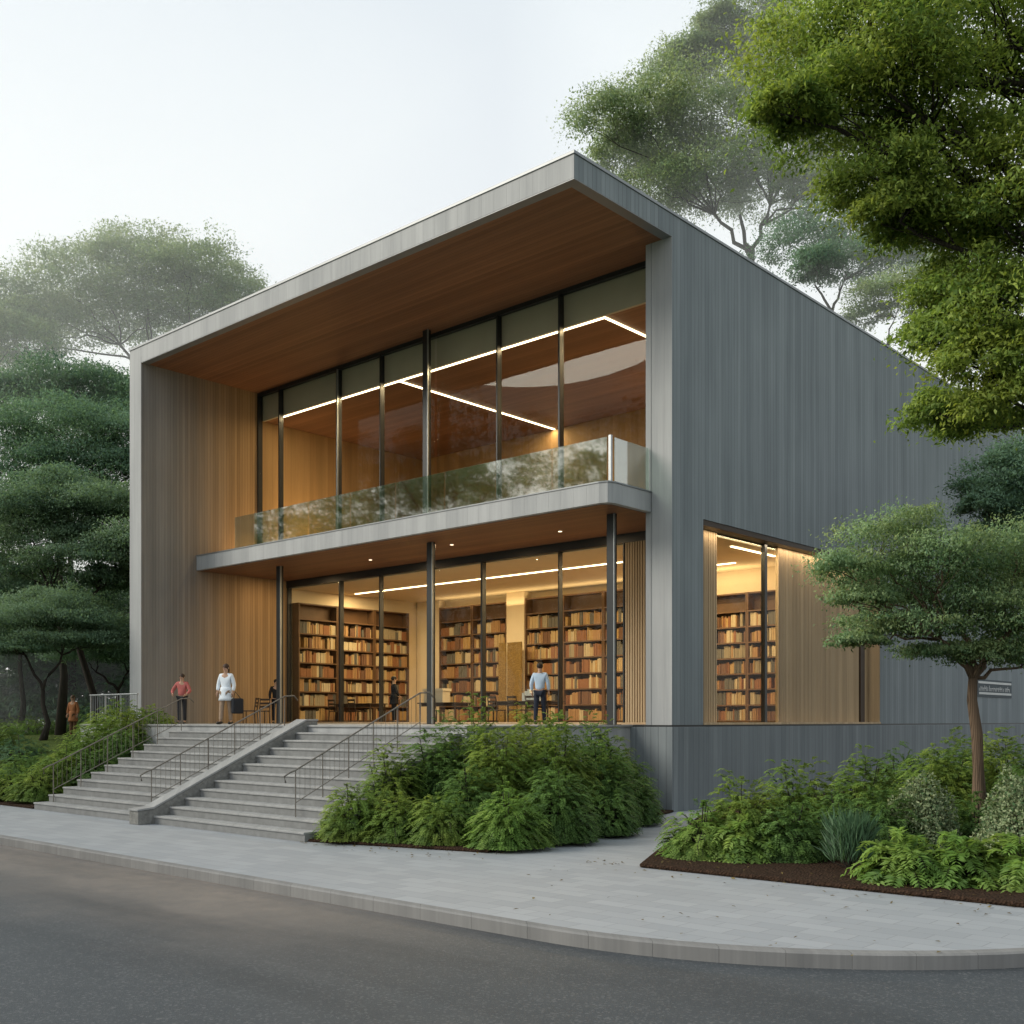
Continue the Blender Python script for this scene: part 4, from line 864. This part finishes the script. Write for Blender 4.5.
bgtree(20, 56, [(-30, 590, 50, 26), (10, 575, 46, 26), (50, 600, 46, 28), (90, 590, 46, 26), (120, 610, 40, 26), (20, 630, 50, 22), (70, 640, 50, 22), (110, 650, 40, 20), (150, 600, 44, 30), (-10, 640, 40, 20), (0, 520, 44, 26), (110, 510, 40, 24)],
       'shadowy broad tree filling the gap behind the umbrella-shaped crown', L_TEAL, 640, .28, 2600, .2, None, g_l, dz=2.0, ground=1.5)
bgtree(43, 40, [(0, 630, 40, 13), (35, 618, 44, 13), (75, 622, 44, 13), (110, 632, 28, 12), (50, 640, 44, 10), (-30, 640, 40, 14), (95, 642, 34, 8), (10, 648, 34, 8), (55, 605, 36, 16), (15, 612, 32, 14)], 'low flat-topped tree with dark trunk standing on the lawn at the left', L_MID, 690, .21, 3000, .13, [(25, 655), (62, 655)], g_l, dz=1.0, ground=1.6)
bgtree(118, 47, [(85, 655, 30, 10), (115, 648, 30, 12), (140, 655, 26, 12), (100, 640, 30, 12), (160, 640, 30, 14)], 'small dark tree with forked trunk partly behind the left wall', L_TEAL, 690, .22, 1900, .16, [(96, 672), (128, 672)], g_l, dz=.8, ground=1.6)
# trees across the street that the balcony glass mirrors
for i, (x_, y_, s_) in enumerate(((-27, -38, .95), (-46, -37, 1.3), (-55, -38, 1.2), (-65, -36, 1.35), (-78, -40, 1.4), (-40, -55, 1.6), (-62, -57, 1.5))):
    b = Vector((x_, y_, -.14)); cl = [(b + Vector((random.uniform(-5, 5), random.uniform(-5, 5), random.uniform(8, 21))) * s_, 2.6 * s_, 2.6 * s_, 1.7 * s_) for _ in range(16)]
    tree('street_tree', 'leafy street tree across the road, mirrored in the balcony glass', 'street trees across the road', b, [b, b + Vector((0, 0, 3)), b + Vector((.2, 0, 6))], .3, cl, L_MID, BARKD, 1000, .36, 22, 1)
# far woodland closing the view on the left
wl = []
for i in range(140):
    px = random.uniform(-160, 260); Z = random.uniform(56, 74); wl.append((px, random.uniform(600, 726), random.uniform(28, 50), random.uniform(16, 28), random.uniform(-8, 10)))
A = clump_leaves(pc(wl, 65), 900, .42, 22)
o = leaf_object('woodland', *A[:6], L_TEAL, None, A[7]); tag(o, 'hazy blue-green woodland closing the view behind the left trees', 'woodland', kind='stuff')

# ------------------------------------------------------------------ shrubs
def sh(px, Z, rx, h, label, group, style='spray', mat=L_SHRUB, z=.05, dens=1.0, name='shrub', cat='shrub'):
    p = at(px, 720, Z); return shrub(name, label, group, (p.x, p.y, berm(p.x, p.y) if z == 'berm' else z), rx, h, style, mat, cat, None, dens)
gC = 'feathery shrubs between the stairs and the plinth'
for a in ((352, 21.2, .78, 1.10, 'low feathery shrub at the left corner of the middle bed, against the bottom steps', L_SHRUB), (392, 22.6, .9, 1.9, 'feathery shrub beside the right handrail', L_SHRUB), (438, 23.2, 1.0, 2.45, 'feathery shrub reaching the top steps', L_SHRUBD),
          (500, 22.4, 1.15, 2.4, 'tall feathery shrub under the middle of the terrace', L_SHRUB), (556, 22.9, 1.15, 2.52, 'tallest feathery shrub in the middle bed, below the person with back turned', L_SHRUB), (602, 23.6, .95, 1.95, 'dark feathery shrub right of the tallest one', L_SHRUBD),
          (634, 24.6, .75, 1.2, 'low dark shrub against the plinth corner', L_SHRUBD), (440, 20.6, .8, 1.02, 'bright low shrub at the front of the middle bed, left of centre', L_SHRUB), (508, 19.95, .88, 1.12, 'bright low shrub at the front corner of the middle bed', L_FERN),
          (556, 21.0, .95, 1.5, 'dark middle shrub behind the front corner of the middle bed', L_SHRUBD), (396, 20.9, .7, .95, 'small shrub between the stairs and the bright low shrub', L_SHRUB), (606, 22.3, .8, 1.05, 'low dark shrub along the path side of the middle bed', L_SHRUBD), (478, 23.4, 1.05, 2.75, 'feathery shrub between the top steps and the tallest shrub', L_SHRUB), (535, 24.6, 1.1, 2.75, 'tall shrub close to the terrace wall, left of the plinth', L_SHRUB), (588, 25.2, 1.0, 2.35, 'tall dark shrub close to the terrace wall, by the plinth corner', L_SHRUBD), (606, 24.9, .9, 2.3, 'tall shrub filling the corner between terrace and plinth', L_SHRUB), (622, 25.8, .85, 1.75, 'half-height dark shrub close to the plinth', L_SHRUBD),
          (470, 21.4, .8, 1.55, 'dark shrub in the heart of the middle bed', L_SHRUBD)):
    sh(a[0], a[1], a[2], a[3], a[4], gC, 'spray', a[5])
gR = 'shrubs in the right-hand bed'
for a in ((700, 18.4, .72, .9, 'low bright shrub at the left tip of the right-hand bed', 'spray', L_FERN), (742, 18.7, .95, 1.4, 'feathery bright shrub second from the left of the right-hand bed', 'spray', L_SHRUB), (800, 19.6, 1.05, 1.68, 'feathery shrub below the slatted screen of the side window', 'spray', L_SHRUB),
          (862, 21.2, 1.05, 1.72, 'green shrub behind the rounded speckled one', 'spray', L_SHRUB), (788, 18.1, .78, 1.0, 'dark leafy shrub at the front, left of the blue-green grass', 'spray', L_SHRUBD), (850, 16.9, .5, 1.0, 'upright blue-green grass clump at the front of the bed', 'blade', L_BLUE),
          (905, 15.6, .8, .85, 'large fern at the front of the bed, left of its pair', 'fern', L_FERN), (962, 15.35, .85, .92, 'large fern at the front of the bed below the tree trunk', 'fern', L_FERN), (920, 18.2, .68, 1.55, 'rounded pale-speckled shrub left of the tree trunk', 'round', L_VARI),
          (880, 18.0, .8, 1.25, 'dark shrub between the grass clump and the rounded speckled shrub', 'spray', L_SHRUBD), (1022, 16.6, .72, 1.72, 'rounded pale-speckled shrub at the right edge', 'round', L_VARI), (942, 22.6, 1.2, 2.1, 'green shrub behind the tree trunk by the side wall', 'spray', L_SHRUB),
          (1003, 23.2, 1.3, 2.2, 'green shrub below the wall sign', 'spray', L_SHRUB), (902, 24.2, 1.1, 1.75, 'green shrub against the side wall below the window post', 'spray', L_SHRUBD), (1040, 20.0, 1.1, 2.0, 'green shrub at the right edge behind the speckled one', 'spray', L_SHRUBD),
          (1024, 15.1, .75, .85, 'large fern cut off by the right edge', 'fern', L_FERN), (975, 18.6, .75, 1.1, 'dark shrub around the foot of the tree trunk', 'spray', L_SHRUBD), (840, 18.4, .7, 1.15, 'dark shrub behind the blue-green grass clump', 'spray', L_SHRUBD),
          (960, 26, 1.3, 1.9, 'shrub deep in the bed against the wall', 'spray', L_SHRUBD), (742, 18.0, .55, .75, 'low fern-like plant at the left front of the bed', 'fern', L_FERN)):
    sh(a[0], a[1], a[2], a[3], a[4], gR, a[5], a[6])
gL = 'feathery shrubs on the bank left of the stairs'
for a in ((118, 33.5, 1.5, 1.75, 'tallest shrub of the left bank, just left of the top steps', L_SHRUB), (150, 34.4, 1.2, 1.3, 'shrub of the left bank below the pale guard rail', L_SHRUB), (88, 32.4, 1.3, 1.5, 'shrub on the left bank, left of the tallest one', L_SHRUB), (62, 31.3, 1.15, 1.25, 'shrub half-way down the left bank', L_SHRUB),
          (40, 30.6, 1.0, .95, 'low shrub beside the bottom of the left handrail', L_SHRUB), (15, 31.6, 1.1, .95, 'low shrub at the foot of the bank by the left edge', L_SHRUB), (95, 31.2, .9, 1.0, 'shrub on the bank beside the middle steps', L_SHRUBD), (125, 32.2, .9, 1.15, 'shrub on the bank beside the upper steps', L_SHRUBD),
          (-12, 32.2, 1.1, .95, 'low shrub of the bank cut off by the left edge', L_SHRUBD), (30, 33.4, 1.1, 1.0, 'dark shrub in the dip behind the bank', L_SHRUBD), (165, 35.4, .8, .9, 'small shrub against the foot of the left wall', L_SHRUB)):
    sh(a[0], a[1], a[2], a[3], a[4], gL, 'spray', a[5], 'berm', .8)
gH = 'low bushes on the lawn'
for a in ((20, 37, 1.3, .8, 'low blue-green bush at the lawn edge near the left', L_BLUE), (-10, 40, 1.5, .9, 'low bush by the left edge below the flat-topped tree', L_SHRUB), (112, 50, 2.2, 1.6, 'dark bush beneath the small forked tree', L_SHRUBD), (30, 54, 2.4, .9, 'bright low bush far back on the lawn', L_FERN), (75, 56, 2.2, .8, 'bright low bush behind the person in the rust coat', L_FERN), (-15, 55, 2.2, .9, 'bright low bush far back at the left edge', L_FERN)):
    sh(a[0], a[1], a[2], a[3], a[4], gH, 'spray', a[5], 'berm', .5)

nl_ = 220; q = rng.uniform(0, 1, (nl_, 2))
LX = np.where(q[:, 0] < .4, rng.uniform(-1.5, 3.0, nl_), rng.uniform(4.2, 11.5, nl_)); LY = np.where(q[:, 0] < .4, rng.uniform(-7.0, -5.2, nl_), np.where(q[:, 1] < .7, -5.1 + rng.normal(size=nl_) * .35, rng.uniform(-9.5, -5, nl_)))
LP = np.stack([LX, LY, np.where((LX > 5.5) & (LY > -5.0), .085, .022)], 1)
o = leaf_object('fallen_leaves', LP, unit(np.stack([rng.normal(size=nl_), rng.normal(size=nl_), rng.normal(size=nl_) * .1], 1)), unit(np.array([0, 0, 1.0]) + rng.normal(size=(nl_, 3)) * .25), rng.uniform(.04, .09, nl_), rng.uniform(.02, .045, nl_), rng.uniform(0, 1, nl_), leafmat('leaf_dry', (.07, .045, .02), (.20, .15, .05), .15), None)
tag(o, 'dry leaves fallen on the mulch and paving along the planting beds', 'leaf litter', kind='stuff')
# ------------------------------------------------------------------ mist hanging in the trees behind
def mistmat(name, dens, glow):
    m, nt, n, l = newmat(name); vs = N(nt, 'ShaderNodeVolumeScatter'); vs.inputs['Color'].default_value = (.95, .98, .98, 1); vs.inputs['Density'].default_value = dens; vs.inputs['Anisotropy'].default_value = .2
    em = N(nt, 'ShaderNodeEmission'); em.inputs[0].default_value = (.95, 1, .99, 1); em.inputs[1].default_value = dens * glow; ad = N(nt, 'ShaderNodeAddShader')  # self-glow added to lift the mist, scattering alone stays too dark
    l.new(vs.outputs[0], ad.inputs[0]); l.new(em.outputs[0], ad.inputs[1]); o_ = nt.nodes.new('ShaderNodeOutputMaterial'); l.new(ad.outputs[0], o_.inputs['Volume']); return m
tag(MB().prism([(-36, 37), (14, 37), (14, 66), (-36, 66)], -.2, 56).build('mist', mistmat('mist_behind', .0125, .36)), 'pale morning mist among the trees behind the roof', 'mist', kind='stuff')
tag(MB().prism([(-120, -12), (-37, -12), (-37, 37), (-130, 52)], .6, 50).build('mist', mistmat('mist_left', .009, .24)), 'pale morning mist among the tall tree crowns on the left', 'mist', kind='stuff')

# ------------------------------------------------------------------ sky, sun, camera
SUN_EL, SUN_AZ = R(32), math.atan2(-.66, -.75)  # towards the sun: left and in front of the facade
w = bpy.data.worlds.new('World'); S.world = w; w.use_nodes = True; nt = w.node_tree; nt.nodes.clear()
sky = N(nt, 'ShaderNodeTexSky'); sky.sky_type = 'NISHITA'; sky.sun_disc = False; sky.sun_elevation = SUN_EL; sky.sun_rotation = SUN_AZ % (2 * math.pi); sky.air_density = 1.2; sky.dust_density = 3.0; sky.ozone_density = 1.0
tc = N(nt, 'ShaderNodeTexCoord'); sx, sy, sz = xyz(nt, tc.outputs['Generated'])
cl = ramp(nt, sz, [(.0, (8.6, 8.6, 8.3)), (.28, (8.5, 8.65, 8.65)), (.65, (7.0, 7.6, 8.0)), (1, (6.2, 6.9, 7.4))])
veil = noise(nt, tc.outputs['Generated'], 2.2, 5, .55)
cl = mixc(nt, 1, cl, mixc(nt, veil, (.90, .915, .93), (1.07, 1.06, 1.04)), 'MULTIPLY')
skyc = mixc(nt, .85, sky.outputs[0], cl)  # high white overcast veil over the clear sky
bg = N(nt, 'ShaderNodeBackground'); bg.inputs[1].default_value = .124; nt.links.new(skyc, bg.inputs[0])
ow = N(nt, 'ShaderNodeOutputWorld'); nt.links.new(bg.outputs[0], ow.inputs[0])
sd = bpy.data.lights.new('sun', 'SUN'); sd.energy = 3.3; sd.angle = R(30); sd.color = (1, .93, .80)
so = bpy.data.objects.new('sun', sd); COL.objects.link(so)
dirv = Vector((-.66 * math.cos(SUN_EL), -.75 * math.cos(SUN_EL), math.sin(SUN_EL))); so.rotation_euler = dirv.to_track_quat('Z', 'Y').to_euler(); so.location = (-30, -40, 40)
cd = bpy.data.cameras.new('camera'); cam = bpy.data.objects.new('camera', cd); COL.objects.link(cam)
cam.location = (CAMX, CAMY, CAMZ); cam.rotation_euler = (R(90), 0, math.atan2(.6685, .7434))
cd.sensor_width = 36; cd.lens = F / 1024 * 36; cd.shift_y = 208 / 1024; cd.clip_end = 6000; cd.clip_start = .05
S.camera = cam
S.view_settings.view_transform = 'Standard'; S.view_settings.look = 'None'; S.view_settings.exposure = 0
S.cycles.use_denoising = True; S.cycles.max_bounces = 8; S.cycles.transparent_max_bounces = 24; S.cycles.volume_bounces = 1; S.cycles.sample_clamp_indirect = 4
